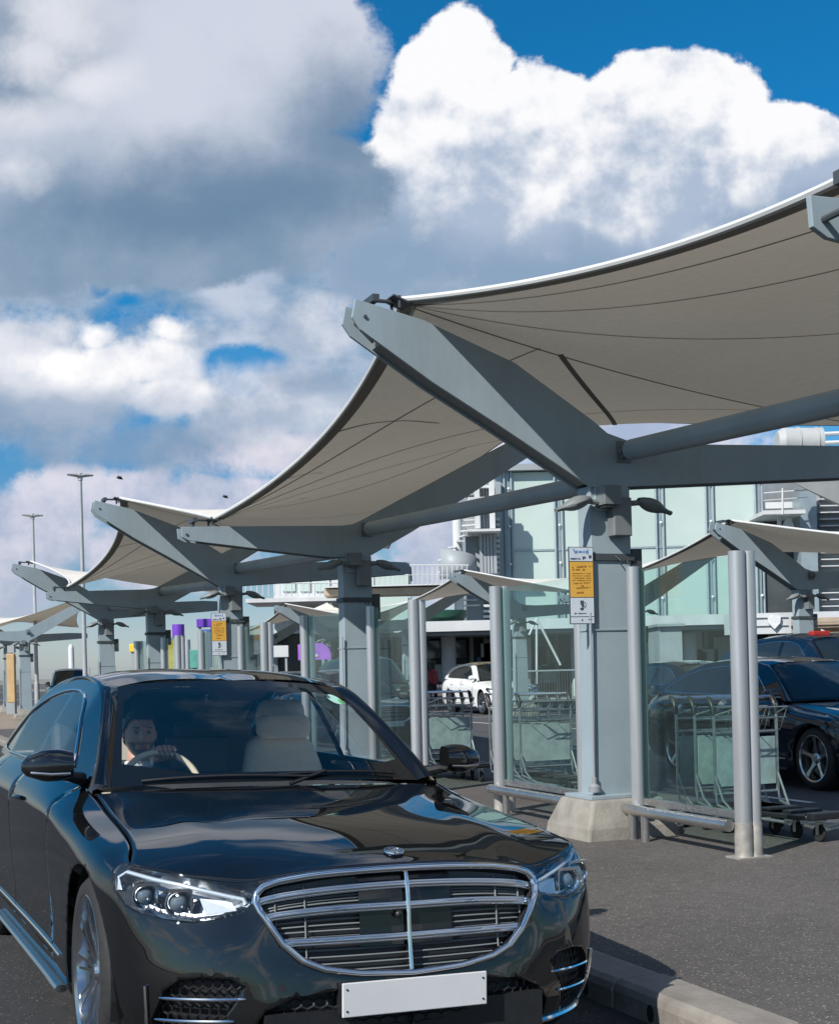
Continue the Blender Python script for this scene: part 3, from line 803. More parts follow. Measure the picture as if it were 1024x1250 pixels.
# second row across the far road
Q2 = 17.45
G_S2 = 'canopy supports across the far road'; G_M2 = 'white fabric canopy bays across the far road'
row2 = [(16.2, False), (21.6, True), (27.8, False), (34.0, True), (42.4, False), (51.0, True), (58.5, False)]
lab2 = ['canopy support across the road at the right edge, its flat arm under the cloth', 'canopy support across the road, a folded cloth corner at its tip, above the navy saloon', 'canopy support across the road seen through the glass right of the sign pillar',
        'canopy support across the road, its pointed corner above the white taxi', 'canopy support across the road beyond the second near pillar', 'canopy support across the road above the purple panel', 'farthest canopy support across the road, above the yellow panel']
for (a, hi), l in zip(row2, lab2):
    s_ = sup_at(a, hi, l, Q2, G_S2)
labm = ['white fabric bay across the road at the right edge of the photo', 'white fabric bay across the road seen through the near right screen', 'white fabric bay across the road left of the sign pillar, its sunlit top showing', 'white fabric bay across the road above the white taxi',
        'white fabric bay across the road right of the purple panel', 'white fabric bay across the road left of the purple panel']
for i in range(6):
    membrane(row2[i][0], row2[i][1], row2[i+1][0], row2[i+1][1], Q2, labm[i], G_M2, 14, seams=(i == 2))

# ------------------------------------------------------------------ glass wind screens
G_W = 'glass wind screens between the canopy pillars'
def screen(a_end, a_in, label, endside):
    """double post at a_end, single post with the pane's green edge at a_in"""
    e = empty('wind_screen', W(Q0+(.11 if a_in > a_end else .03), 0, PAVE), BROW, label, 'glass screen', G_W)
    H = 2.10
    s = 1 if a_in > a_end else -1
    for k, a in ((0, a_end), (1, a_in)):
        b = MB()
        if k == 0:
            for dq in (-.043, .052):
                b.tube((dq+.0, a, .0), (dq, a, H), .057 if dq < 0 else .049, 24)
            b.box((0.004, a, H/2), (.02, .05, H-.01))
        else:
            b.tube((-.035, a, .0), (-.035, a, H), .050, 24)
        p = b.build('post', 'post', e, smooth=True)
        f = MB()
        if k == 0:
            for dq in (-.043, .052): f.tube((dq, a, .0), (dq, a, .24), .0605 if dq < 0 else .0525, 24)
            f.box((0, a, .005), (.27, .16, .012))
        else:
            f.tube((-.035, a, .0), (-.035, a, .06), .056, 24)
        f.build('foot', 'post_foot', p, smooth=True)
    # pane
    y0, y1 = sorted((a_end+s*.03, a_in-s*.03))
    b = MB(); b.box((.0, (y0+y1)/2, (.30+H-.02)/2), (.012, y1-y0, H-.32))
    b.build('glass_pane', 'screen', e)
    b = MB()
    ge = a_in+s*.0
    b.box((.040, a_in, (H+.22)/2), (.055, .012, H-.26)); b.box((.012, a_in, (H+.22)/2), (.012, .05, H-.22))
    b.build('pane_edge', 'glass_edge', e)
    b = MB(); zr = .225
    b.tube((-.15, y0-.02, zr), (-.15, y1+.14 if s > 0 else y1+.02, zr), .042, 20)
    for yy in ((y1-.06, y1-.24) if s > 0 else (y0+.06, y1-.3)): b.tube((-.15, yy, zr-.02), (-.15, yy, -.01), .032, 12); b.tube((-.15, yy, zr), (-.03, yy, zr), .02, 8)
    b.build('guard_rail', 'rail', e, smooth=True)
    b = MB(); b.box((.0, (y0+y1)/2, .28), (.05, y1-y0, .05)); b.build('pane_channel', 'rail', e)
    return e
scr = []
for i, a in enumerate(AA[:4]):
    nm = ['sign pillar', 'second pillar', 'third pillar', 'fourth pillar'][i]
    screen(a-1.62, a-.28, 'glass wind screen on the near side of the '+nm, 0)
    screen(a+1.96, a+.42, 'glass wind screen on the far side of the '+nm, 1)
# ------------------------------------------------------------------ cars
def Nrm(u, v, E=None):
    e = .02
    a = S(min(u+e, NU), v, E)-S(max(u-e, 0), v, E); b = S(u, min(v+e, NV), E)-S(u, max(v-e, 0), E)
    n = np.cross(b, a); L = np.linalg.norm(n)
    n = n/L if L > 1e-9 else np.array([1., 0, 0])
    # outward: away from the car's middle
    c = S(u, v, E)-np.array([-1.7, 0, .5])
    return n if n@c > 0 else -n
def inv_xz(x, z, u0, v0, E=None):
    u, v = u0, v0
    for _ in range(40):
        p = S(u, v, E); f = np.array([p[0]-x, p[2]-z])
        if abs(f).max() < 1e-5: break
        pu = S(min(u+1e-3, NU), v, E); pv = S(u, min(v+1e-3, NV), E)
        J = np.array([[(pu[0]-p[0])/1e-3, (pv[0]-p[0])/1e-3], [(pu[2]-p[2])/1e-3, (pv[2]-p[2])/1e-3]])
        try: d = np.linalg.solve(J, -f)
        except Exception: break
        d = np.clip(d, -.5, .5); u = min(max(u+d[0], 0.001), NU-.002); v = min(max(v+d[1], 0.001), NV-.002)
    return u, v
def pip(p, poly):
    x, y = p; c = False; n = len(poly); j = n-1
    for i in range(n):
        xi, yi = poly[i]; xj, yj = poly[j]
        if (yi > y) != (yj > y) and x < (xj-xi)*(y-yi)/(yj-yi)+xi: c = not c
        j = i
    return c
def dens_open(poly, step):
    q = dens(poly, step); k = q.index(tuple(poly[-1])); return q[:k+1]
def dens(poly, step):
    out = []
    n = len(poly)
    for i in range(n):
        a = poly[i]; b = poly[(i+1) % n]; L = math.hypot(b[0]-a[0], b[1]-a[1]); k = max(1, int(math.ceil(L/step)))
        for t in range(k): out.append((a[0]+(b[0]-a[0])*t/k, a[1]+(b[1]-a[1])*t/k))
    return out
def rounded(poly, it=2):
    for _ in range(it):
        q = []
        n = len(poly)
        for i in range(n):
            a = poly[i]; b = poly[(i+1) % n]
            q += [(a[0]*.75+b[0]*.25, a[1]*.75+b[1]*.25), (a[0]*.25+b[0]*.75, a[1]*.25+b[1]*.75)]
        poly = q
    return poly
def cdt(outer, inner, step, lift):
    """triangulate `outer`, cut along every polygon of `inner`; returns {index: (verts, faces)}; -1 is what is left"""
    pts = []; edges = []
    for poly in [outer]+inner:
        o = len(pts); pts += list(poly); n = len(poly); edges += [(o+i, o+(i+1) % n) for i in range(n)]
    P = np.array(pts)
    xs = P[:len(outer), 0]; ys = P[:len(outer), 1]
    sx, sy = step
    gx = np.arange(xs.min()+sx*.5, xs.max(), sx); gy = np.arange(ys.min()+sy*.5, ys.max(), sy)
    for x in gx:
        for y in gy:
            d = ((P[:, 0]-x)/sx)**2+((P[:, 1]-y)/sy)**2
            if d.min() > .22 and pip((x, y), outer): pts.append((float(x), float(y)))
    r = delaunay_2d_cdt([Vector(p) for p in pts], edges, [], 0, 1e-6)
    V2 = r[0]; res = {}
    L3 = [lift(v[0], v[1]) for v in V2]
    regs = {}
    for f in r[2]:
        c = (sum(V2[i][0] for i in f)/3, sum(V2[i][1] for i in f)/3)
        if not pip(c, outer): continue
        k = -1
        for i, q in enumerate(inner):
            if pip(c, q): k = i; break
        regs.setdefault(k, []).append(tuple(f))
    for k, fs in regs.items():
        used = sorted({i for f in fs for i in f}); mp = {i: j for j, i in enumerate(used)}
        res[k] = ([tuple(L3[i]) for i in used], [tuple(mp[i] for i in f) for f in fs])
    return res
def mir(vs): return [(p[0], -p[1], p[2]) for p in vs]

LAMP = [(6.50, 6.9), (6.42, 7.45), (6.12, 7.86), (5.5, 7.97), (4.5, 7.97), (3.95, 7.9), (3.4, 7.62), (2.9, 7.2), (2.68, 6.85), (2.74, 6.3), (3.0, 5.8), (3.46, 5.56), (4.25, 5.37), (4.95, 5.36), (5.55, 5.46), (6.0, 5.68), (6.34, 6.2)]
GRILLE = [(0, 7.36), (.75, 7.36), (1.4, 7.40), (1.96, 7.32), (2.36, 7.08), (2.57, 6.7), (2.62, 6.2), (2.5, 5.5), (2.25, 4.75), (1.97, 4.1), (1.62, 3.62), (1.25, 3.37), (.7, 3.2), (0, 3.12)]
INT_S = [(5.05, 2.85), (4.65, 3.18), (4.1, 3.28), (3.43, 3.22), (3.04, 3.03), (3.22, 2.8), (3.5, 2.35), (3.62, 1.9), (3.72, 1.35), (5.3, 1.35), (5.42, 2.0)]
INT_C = [(0, 2.82), (1.03, 2.80), (1.77, 2.70), (2.45, 2.38), (2.88, 1.9), (2.8, 1.35), (0, 1.35)]

def coons(c0, c1, d0, d1):
    """c0,c1: s=0/1 boundary curves as functions of t; d0,d1: t=0/1 curves as functions of s"""
    def f(s, t):
        P = (1-s)*c0(t)+s*c1(t)+(1-t)*d0(s)+t*d1(s)
        return P-((1-s)*(1-t)*c0(0)+s*(1-t)*c1(0)+(1-s)*t*c0(1)+s*t*c1(1))
    return f
def make_wheel(par, x, y, spokes=10, r=.36, rr=.27, w=.25, style='fine', name='wheel'):
    """wheel whose outer face looks towards sign(y)"""
    sg = 1 if y > 0 else -1
    e = bpy.data.objects.new(name, None); COL.objects.link(e); e.parent = par; e.location = (x, y-sg*w/2, r)
    e.empty_display_size = .1
    h = w/2
    b = MB(); b.lathe([(rr-.012, -h*.8), (rr, -h), (r-.035, -h), (r-.008, -h*.78), (r, -h*.5), (r-.004, -h*.42), (r, -h*.36), (r, -.01), (r-.006, 0), (r, .01), (r, h*.36), (r-.004, h*.42), (r, h*.5), (r-.008, h*.78), (r-.035, h), (rr+.012, h*1.0), (rr, h*.96), (rr-.012, h*.8)], 56, axis='Y', close=True)
    b.build('tyre', 'rubber', e, smooth=True, sharp=50)
    b = MB(); b.lathe([(rr-.012, h*.80), (rr+.002, h*.98), (rr-.004, h*1.0), (rr-.022, h*.93), (rr-.030, h*.5), (rr-.035, -h*.8)], 56, axis='Y')
    o1 = h*.86; 
    if style == 'fine':
        for k in range(spokes):
            for dd in (-.095, .095):
                t = 2*PI*k/spokes+dd
                for (ra, ya, wa), (rb, yb, wb) in (((.045, o1-.025, .012), (.14, o1-.012, .008)), ((.14, o1-.012, .008), (rr-.02, o1+.004, .0075))):
                    ca, sa = math.cos(t), math.sin(t); tt = t+(.06 if dd > 0 else -.06)*0
                    vs = []
                    for rad, yy, ww in ((ra, ya, wa), (rb, yb, wb)):
                        for dx, dy in ((-ww, -.035), (ww, -.035), (ww*.7, 0), (-ww*.7, 0)):
                            px = rad*ca-dx*sa; pz = rad*sa+dx*ca; vs.append((px, (yy+dy)*1, pz))
                    b.add(vs, [(0, 1, 5, 4), (1, 2, 6, 5), (2, 3, 7, 6), (3, 0, 4, 7), (3, 2, 1, 0), (4, 5, 6, 7)])
    else:
        for k in range(spokes):
            t = 2*PI*k/spokes+PI/2
            ca, sa = math.cos(t), math.sin(t); vs = []
            for rad, yy, ww in ((.05, o1-.03, .040), (.15, o1-.015, .020), (rr-.018, o1, .036)):
                for dx, dy in ((-ww, -.035), (ww, -.035), (ww*.8, 0), (-ww*.8, 0)):
                    vs.append((rad*ca-dx*sa, yy+dy, rad*sa+dx*ca))
            fs = []
            for q in (0, 4): fs += [(q, q+1, q+5, q+4), (q+1, q+2, q+6, q+5), (q+2, q+3, q+7, q+6), (q+3, q, q+4, q+7)]
            b.add(vs, fs)
    b.lathe([(0, o1-.008), (.032, o1-.008), (.036, o1-.02), (.065, o1-.03), (.07, o1-.06)], 24, axis='Y')
    if sg < 0: b.v = [(p[0], -p[1], p[2]) for p in b.v]
    rim = b.build('rim', 'rim_metal', e, smooth=True, sharp=35)
    b = MB(); b.lathe([(0, h*.1), (.19, h*.1), (.19, h*.0), (.21, 0), (.21, -h*.8)], 32, axis='Y')
    if sg < 0: b.v = [(p[0], -p[1], p[2]) for p in b.v]
    b.build('brake_disc', 'disc', e, smooth=True, sharp=35)
    return e

def make_car(name, label, cat, paint, group=None, warp=None, detail=True, hatch=False, wb=(.08, -3.13), dark_windows=True, roofmat=None, plate='plate', rimstyle='fine', top=0., glassy='darkglass'):
    """shell shared by all cars; warp(x, y, z) reshapes it"""
    Wp = warp or (lambda p: p)
    E = EXT
    e = empty(name, (0, 0, 0), 0, label, cat, group)
    st = (.085, .14) if detail else (.3, .5)
    def LF(vs): return [tuple(Wp(p)) for p in vs]
    # ---- lower shell
    WR = .395
    arches = []
    for cx, u0 in ((wb[0], 7.4), (wb[1], 13.6)):
        P = []
        for k in range(0, 25 if detail else 13):
            t = PI*k/(24 if detail else 12)*1.16-PI*.08
            x = cx+WR*math.cos(t); z = .36+WR*math.sin(t)
            u, v = inv_xz(x, max(z, .19), u0-(x-cx)*1.6, 2.+(z-.36)*7)
            P.append((u, v))
        P = [(P[0][0], -.05)]+P+[(P[-1][0], -.05)]
        arches.append(P)
    # doors (X, Z) outlines brought onto the surface
    def onto(poly, u0f):
        out = []
        for x, z in poly:
            out.append(inv_xz(x, z, u0f(x), 1.+(z-.22)*8.5))
        return out
    u_of = lambda x: 8+(.1-x)/.45 if x > -.8 else (10+(-.75-x)/.55 if x > -1.3 else (11+(-1.3-x)/.8 if x > -2.1 else 12+(-2.1-x)/.7))
    def side_poly(pts, step):
        return onto(dens_open(pts, step), u_of)
    dstep = .05 if detail else .2
    g = .004
    vt = 7.985
    def door_pts(x0, x1, low0, low1):
        # up the front edge, back along the belt, down the rear edge, forward along the sill
        return side_poly([(x0, .30), (x0, .55), (x0-.01, .80), (x0-.03, .9)], dstep), side_poly([(x1+.02, .93), (x1, .80), (x1, .55), (x1+low1, .30)], dstep)
    fa, fb_ = door_pts(-.74, -2.02, 0, 0)
    ra, rb = door_pts(-2.02-2*g, -3.02, 0, .13)
    uf0 = inv_xz(-.80, .97, 10.1, 7.6)[0]; uf1 = inv_xz(-2.0, 1.02, 11.9, 7.7)[0]; ur0 = inv_xz(-2.0-2*g, 1.02, 11.9, 7.7)[0]; ur1 = inv_xz(-3.0, 1.03, 13.3, 7.7)[0]
    FD = fa[:-1]+[(uf0, 7.5), (uf0+.02, vt), (uf1, vt), (uf1, 7.6)]+fb_[1:-1]+[fb_[-1]]
    RD = ra[:-1]+[(ur0, 7.6), (ur0, vt), (ur1, vt), (ur1, 7.6)]+rb[1:-1]+[rb[-1]]
    outer = dens([(0, 0), (NU, 0), (NU, NV), (0, NV)], .1 if detail else .35)
    # the outline of the doors is widened into a narrow gap polygon
    def grow(poly, du, dv):
        cx = sum(p[0] for p in poly)/len(poly); cy = sum(p[1] for p in poly)/len(poly)
        return [(p[0]+(du if p[0] > cx else -du), min(vt, p[1]+(dv if p[1] > cy else -dv))) for p in poly]
    inner = [LAMP, GRILLE, INT_S, INT_C, arches[0], arches[1], grow(FD, -.008, -.05), grow(RD, -.008, -.05), FD, RD]
    inner[0] = LAMP; 
    gr = [p for p in GRILLE]; inner[1] = [(0, 7.36)]+gr[1:-1]+[(0, 3.12)]
    reg = cdt(outer, inner, st, lambda u, v: S(u, v))
    def half_pair(k, nm, m, par=e, both=True, sm=True):
        if k not in reg: return None
        vs, fs = reg[k]; b = MB(); b.add(LF(vs), fs)
        if both: b.add(LF(mir(vs)), [f[::-1] for f in fs])
        return b.build(nm, m, par, smooth=sm, sharp=50)
    body = half_pair(-1, 'body', paint)
    md = body.modifiers.new('t', 'SOLIDIFY'); md.thickness = .004; md.offset = -1
    for k in (6, 7):
        vs, fs = reg[k]
        for sg in (1, -1):
            b = MB(); b.add(LF(vs if sg > 0 else mir(vs)), fs)
            dr = b.build('door', paint, e, smooth=True, sharp=50)
            # handle on the door
            x0 = -1.80 if k == 6 else -2.86
            hb = MB()
            u, v = inv_xz(x0, .90, u_of(x0), 6.8); 
            pts = []
            for i in range(9):
                x = x0+.23*i/8; p = S(*inv_xz(x, .895+.005*i/8, u_of(x), 6.8)); n = Nrm(*inv_xz(x, .895, u_of(x), 6.8))
                off = .004+.018*math.sin(PI*i/8)**.5
                q = p+n*off; pts.append((q[0], q[1]*sg, q[2]))
            hb.path([tuple(Wp(p)) for p in pts], .011, 8); hb.build('handle', paint, dr, smooth=True)
    # sill strip and lower chrome line along the doors
    for sg in (1, -1):
        b = MB(); P = []
        for i in range(25):
            x = -.40-2.25*i/24; p = S(*inv_xz(x, .245, u_of(x), 1.2)); n = Nrm(*inv_xz(x, .245, u_of(x), 1.2))
            P.append((x, (p[1]+.012)*sg, .215))
        b.path([tuple(Wp(p)) for p in P], .016 if detail else .02, 8, flat=1.6); b.build('sill_trim', 'satin' if detail else 'black', e, smooth=True)
        b = MB(); P = []
        for i in range(25):
            x = -.46-2.3*i/24; p = S(*inv_xz(x, .33, u_of(x), 2.2)); P.append((x, (p[1]+.004)*sg, .335))
        b.path([tuple(Wp(p)) for p in P], .007, 6); b.build('door_trim', 'chrome', e, smooth=True)
    # backing surfaces for the openings
    def backing(poly, depth, stp):
        r = cdt(dens(poly, .25), [], stp, lambda u, v: S(u, v)-Nrm(u, v)*depth)
        return r[-1] if -1 in r else r[list(r)[0]]
    def wall(poly, depth, closed=True):
        P = dens(poly, .15); n = len(P); vs = [tuple(S(*p)) for p in P]+[tuple(S(*p)-Nrm(*p)*depth) for p in P]
        return vs, [(i, (i+1) % n, n+(i+1) % n, n+i) for i in range(n if closed else n-1)]
    bb = MB()
    for poly, dpt in ((inner[1], .05), (INT_S, .05), (INT_C, .06)):
        vs, fs = backing(poly, dpt, (.3, .4)); bb.add(LF(vs), fs).add(LF(mir(vs)), fs)
        vs, fs = wall(poly, dpt); bb.add(LF(vs), fs).add(LF(mir(vs)), fs)
    bb.build('air_intake', 'black', e)
    # grille: slats, louvres, frame
    def onS(u, v, off=0., sg=1):
        if u < 0: u = -u; sg = -sg
        p = S(u, v)+Nrm(u, v)*off; return tuple(Wp((p[0], p[1]*sg, p[2])))
    def gx(v):  # half width (in u) of the grille at level v
        us = []
        n = len(GRILLE)
        for i in range(n-1):
            (a, b), (c, d) = GRILLE[i], GRILLE[i+1]
            if (b-v)*(d-v) <= 0 and abs(b-d) > 1e-9: us.append(a+(c-a)*(v-b)/(d-b))
        return max(us) if us else 0
    gf = [p for p in GRILLE]
    ringp = [onS(u, v, .006) for u, v in dens(gf, .12)[:-1] if True]
    ring_r = [onS(u, v, .008) for u, v in [q for q in dens(gf+[(0, 3.12)], .1)] ]
    half = [q for q in dens(gf, .1)]
    # drop the closing chord along the centre line
    half = [q for q in half if not (q[0] < 1e-6 and 3.12 < q[1] < 7.36)]
    loop = [onS(u, v, .007) for u, v in half]+[onS(u, v, .007, -1) for u, v in half[::-1] if u > 1e-6]
    gro = MB(); gro.path(loop, .0125 if detail else .018, 10, closed=True, flat=1.0)
    grille = gro.build('grille', 'chrome', e, smooth=True, sharp=60)
    if detail:
        b = MB()
        for zz in (6.42, 5.30, 4.20):
            w = gx(zz)*.985
            P = [onS(w*(-1+2*i/30), zz-.0*abs(-1+2*i/30), -.012) for i in range(31)]
            b.path(P, .0065, 8)
            P2 = [(p[0], p[1], p[2]-.017) for p in P]; b.path(P2, .0055, 8)
            q = [(p[0]+.002, p[1], p[2]-.008) for p in P]; b.path(q, .008, 6)
        P = [onS(0, 3.15+4.2*i/20, -.006) for i in range(21)]; b.path(P, .009, 8)
        b.build('louvre', 'chrome', grille, smooth=True, sharp=60)
        b = MB()
        for k in range(22):
            v = 3.3+k*(7.2-3.3)/21; w = gx(v)*.97
            b.path([onS(w*(-1+2*i/16), v, -.034) for i in range(17)], .0035, 4)
        for uu in (-2.1, -1.5, 1.5, 2.1):
            vl = 3.6 if abs(uu) < 1.8 else 4.6
            b.path([onS(uu*1.0, vl+(7.2-vl)*i/8, -.028) for i in range(9)], .0035, 4)
        b.build('slat', 'steel_dark', grille)
        b = MB()
        vs = [onS(x*.62, v, -.027) for v in (4.0, 7.2) for x in (-1, 1)]
        b.grid(lambda s, t: onS(-.66+1.32*s, 3.9+(7.2-3.9)*t, -.024), 6, 6); b.build('radar_panel', 'frit', grille)
        b = MB(); b.ball(onS(-.14, 4.85, -.008), .013, 10, 6); b.build('camera', 'black', grille, smooth=True)
    else:
        b = MB()
        for k in range(5):
            v = 3.8+k*.75; w = gx(v)*.96; b.path([onS(w*(-1+2*i/8), v, .0) for i in range(9)], .008, 5)
        b.build('louvre', 'satin', grille)
    # chrome blades in the side intakes, lower lip
    b = MB()
    if detail:
        for u0, v0, u1, v1, r in ((3.05, 2.70, 5.15, 2.66, .0055), (3.35, 2.12, 5.3, 2.05, .0055)):
            for sg in (1, -1): b.path([onS(u0+(u1-u0)*i/12, v0+(v1-v0)*i/12, .004, sg) for i in range(13)], [r*.5]+[r]*11+[r*.5], 6)
        for sg in (1, -1):
            b.path([onS(5.5-.0*i, 2.95-1.75*i/8, .006, sg) for i in range(9)], .007, 6)
            b.path([onS(5.5*(1-i/22), 1.22-.0*i, .006, sg) for i in range(23)], .010, 6)
        b.build('bumper_trim', 'chrome', e, smooth=True)
        # honeycomb in the intakes
        for sg in (1, -1):
            b = MB()
            for r_ in range(7):
                for c_ in range(9):
                    u = 3.3+c_*.24+(.12 if r_ % 2 else 0); v = 1.5+r_*.26
                    if not pip((u, v), INT_S): continue
                    b.path([onS(u+.125*math.cos(k*PI/3+PI/6), v+.16*math.sin(k*PI/3+PI/6), -.026, sg) for k in range(6)], .0030, 4, closed=True)
            b.build('intake_mesh', 'mesh_grey', e)
        b = MB()
        for sg in (1, -1):
            for r_ in range(6):
                for c_ in range(12):
                    u = .0+c_*.22+(.11 if r_ % 2 else 0); v = 1.55+r_*.24
                    if not pip((u, v), INT_C): continue
                    b.path([onS(u+.118*math.cos(k*PI/3+PI/6), v+.15*math.sin(k*PI/3+PI/6), -.026, sg) for k in range(6)], .0028, 4, closed=True)
        b.build('intake_mesh', 'mesh_grey', e)
        # parking sensors
        for u, v in ((2.02, 2.95), (3.9, 3.42)):
            for sg in (1, -1): MB().tube(onS(u, v, -.004, sg), onS(u, v, .003, sg), .012, 14).build('parking_sensor', 'black', e, smooth=True)
    # number plate
    pz = .314 if detail else .36
    px = .945
    pb = MB(); pb.box((px, 0, pz+.0555), (.010, .52, .111), bev=0)
    pb.v = [tuple(Wp(p)) for p in pb.v]
    pl = pb.build('number_plate', plate, e, bevel=.003)
    if detail:
        sb = MB()
        for yy in (-.245, .245):
            for zz in (.02, .09): sb.tube((px+.004, yy, pz+zz), (px+.0075, yy, pz+zz), .0035, 8)
        sb.build('screw', 'black', pl)
        b = MB(); b.box((px-.030, 0, pz+.055), (.05, .52, .105)); b.build('plate_holder', 'black', e, bevel=.004)
    # ---- lamps
    Lp = inner[0]
    for sg in (1, -1):
        vs, fs = reg[0]
        b = MB(); b.add(LF(vs if sg > 0 else mir(vs)), fs)
        h = b.build('headlight', 'lens', e, smooth=True, sharp=180)
        vs, fs = backing(Lp, .085, (.35, .35)); w1, w2 = wall(Lp, .085)
        b = MB(); b.add(LF(vs if sg > 0 else mir(vs)), fs); b.add(LF(w1 if sg > 0 else mir(w1)), w2); b.build('housing', 'lamp_inner', h, smooth=True)
        if detail:
            # light bar along the top
            P = [onS(u, v, -.016, sg) for u, v in ((6.32, 6.2), (6.36, 6.9), (6.1, 7.5), (5.2, 7.55), (4.5, 7.50), (3.9, 7.30), (3.4, 7.02), (2.98, 6.68), (2.92, 6.30))]
            b = MB(); b.path(P, .0075, 8, flat=1.3); b.build('light_bar', 'lamp_bar', h, smooth=True)
            # reflector bowls with a projector lens each
            b = MB(); c = MB()
            for u, v, r in ((5.55, 6.45, .040), (4.65, 6.45, .043)):
                p = S(u, v)-Nrm(u, v)*.030; p = (p[0], p[1]*sg, p[2])
                b.lathe([(r*.55, -.03), (r*.8, -.01), (r*1.05, .012), (r*1.15, .014)], 20, p, 'X')
                b.box((p[0]+.012, p[1], p[2]+r*1.0), (.02, r*2.0, .010)); b.box((p[0]+.010, p[1]-r*.9*sg, p[2]), (.022, .007, r*1.9))
                c.ball((p[0]-.005, p[1], p[2]), r*.72, 16, 10)
            b.build('reflector', 'chrome', h, smooth=True); c.build('projector', 'lens_core', h, smooth=True)
            b = MB()
            for k in range(15):
                u = 3.15+k*.165; v = 5.62-.10*math.sin(PI*k/14)+.05
                if u > 5.5: break
                a_ = onS(u, v+.06, -.014, sg); c_ = onS(u+.05, v+.30, -.04, sg); b.path([a_, c_], .004, 4)
            P = [onS(u, v, -.045, sg) for u, v in ((5.9, 6.0), (5.2, 5.85), (4.3, 5.85), (3.6, 6.05), (3.1, 6.45))]; b.path(P, .010, 6)
            b.build('bezel', 'satin', h, smooth=True)
            b = MB(); vs_ = [onS(u, v, -.036, sg) for u, v in ((3.2, 6.1), (4.0, 5.95), (4.1, 6.9), (3.3, 6.75))]; b.add(vs_, [(0, 1, 2, 3)])
            b.build('reflector_plate', 'satin', h, solid=.004)
        else:
            b = MB(); p = onS(4.6, 6.3, -.03, sg); b.ball(p, .055, 10, 6); p = onS(3.7, 6.3, -.03, sg); b.ball(p, .04, 10, 6); b.build('reflector', 'chrome', h, smooth=True)
    # ---- bonnet
    side = curve([S(6, 8), S(7, 8), S(8, 8), S(9, 8), (-.62, .785, .972)])
    cen = curve([S(0, 8), (.72, 0, .826), (.45, 0, .880), (.1, 0, .925), (-.25, 0, .965), (-.50, 0, .992)])
    frontc = lambda s: S(6*s, 8)
    cow = curve([(-.50, 0, .992), (-.51, .3, .990), (-.56, .6, .983), (-.62, .785, .972)])
    def ruled(s, t):
        a_ = np.array(cen(t)); b_ = np.array(side(t)); k = s*s
        return np.array([a_[0]+(b_[0]-a_[0])*k, a_[1]+(b_[1]-a_[1])*s, a_[2]+(b_[2]-a_[2])*s**2.3])
    def bon(s, t, sg=1):
        p = ruled(s, t); w = math.sin(PI*s)
        p = p+(np.array(frontc(s))-ruled(s, 0))*(1-t)**7+(np.array(cow(s))-ruled(s, 1))*t**5
        p[2] += .004*math.exp(-((s-.66)/.10)**2)*math.sin(PI*min(1, t))**.8
        return p
    n1 = 44 if detail else 12
    b = MB()
    for sg in (1, -1):
        def fn(x, y, sg=sg):
            s = x*.992; t = .004+.988*y; p = bon(s, t); return tuple(Wp((p[0], p[1]*sg, p[2])))
        b.grid(fn, n1, n1)
    hood = b.build('bonnet', paint, e, smooth=True, sharp=180)
    md = hood.modifiers.new('t', 'SOLIDIFY'); md.thickness = .006; md.offset = -1
    if detail:
        em = MB(); p = bon(0, .12); n = Vector((.25, 0, 1)).normalized()
        p = cen(.16); 
        b = MB(); b.lathe([(.0225, .0), (.0245, .003), (.022, .006), (.019, .004)], 28, (0, 0, 0), 'Z', close=True)
        ring = MB(); ring.lathe([(.031, .0), (.036, .002), (.035, .006), (.030, .006)], 32, close=True); ring.lathe([(0, .0045), (.016, .0045), (.017, .001)], 24)
        mt = Matrix.Translation((p[0], 0, p[2]+.004)) @ Matrix.Rotation(R(13), 4, 'Y')
        b.xf(mt); ring.xf(mt)
        disc = MB(); disc.lathe([(0, .002), (.030, .002), (.031, -.004)], 28); disc.xf(mt)
        eo = disc.build('badge', 'badge_blue', hood, smooth=True)
        b.v += ring.v; b.f += [tuple(i+len(b.v)-len(ring.v) for i in f) for f in ring.f]
        b.build('badge_ring', 'chrome', eo, smooth=True)
    # ---- cowl, wipers
    b = MB(); 
    for sg in (1, -1):
        b.grid(lambda s, t, sg=sg: tuple(Wp((float(cow(s)[0]-.10*t-.004), float(cow(s)[1])*sg*.985, float(cow(s)[2]-.012-.004*t)))), 10, 2)
    b.build('cowl', 'black', e, smooth=True)
    # ---- windscreen
    hz = top
    wb_ = curve([(-.555, 0, 1.005), (-.565, .25, 1.004), (-.60, .50, 1.000), (-.665, .705, .990)])
    wt_ = curve([(-1.30, 0, 1.462+hz), (-1.305, .2, 1.460+hz), (-1.32, .4, 1.450+hz), (-1.352, .545, 1.430+hz)])
    def ws(s, t):
        sg = 1 if s >= 0 else -1; a = np.array(wb_(abs(s))); c_ = np.array(wt_(abs(s)))
        p = a*(1-t)+c_*t; bul = .035*math.sin(PI*t)
        p = p+np.array([.45, 0, .75])*bul*(1-.25*s*s)
        return np.array([p[0], p[1]*sg, p[2]])
    no = 20 if detail else 8
    def band(fn, outer_, hole, stp):
        r = cdt(outer_, [hole], stp, fn); return r
    sq = dens([(-1, 0), (1, 0), (1, 1), (-1, 1)], .05 if detail else .2)
    hole = rounded([(-.93, .075), (.93, .075), (.945, .5), (.93, .90), (.36, .935), (.24, .86), (.16, .77), (.06, .735), (-.06, .735), (-.16, .77), (-.24, .86), (-.36, .935), (-.93, .90), (-.945, .5)], 1) if detail else [(-.93, .05), (.93, .05), (.93, .93), (-.93, .93)]
    hole = dens(hole, .04 if detail else .2)
    r = band(lambda s, t: ws(s, t), sq, hole, (.05, .05) if detail else (.25, .25))
    b = MB(); vs, fs = r[0]; b.add(LF(vs), fs)
    wsc = b.build('windscreen', 'windscreen' if detail else glassy, e, smooth=True, sharp=180)
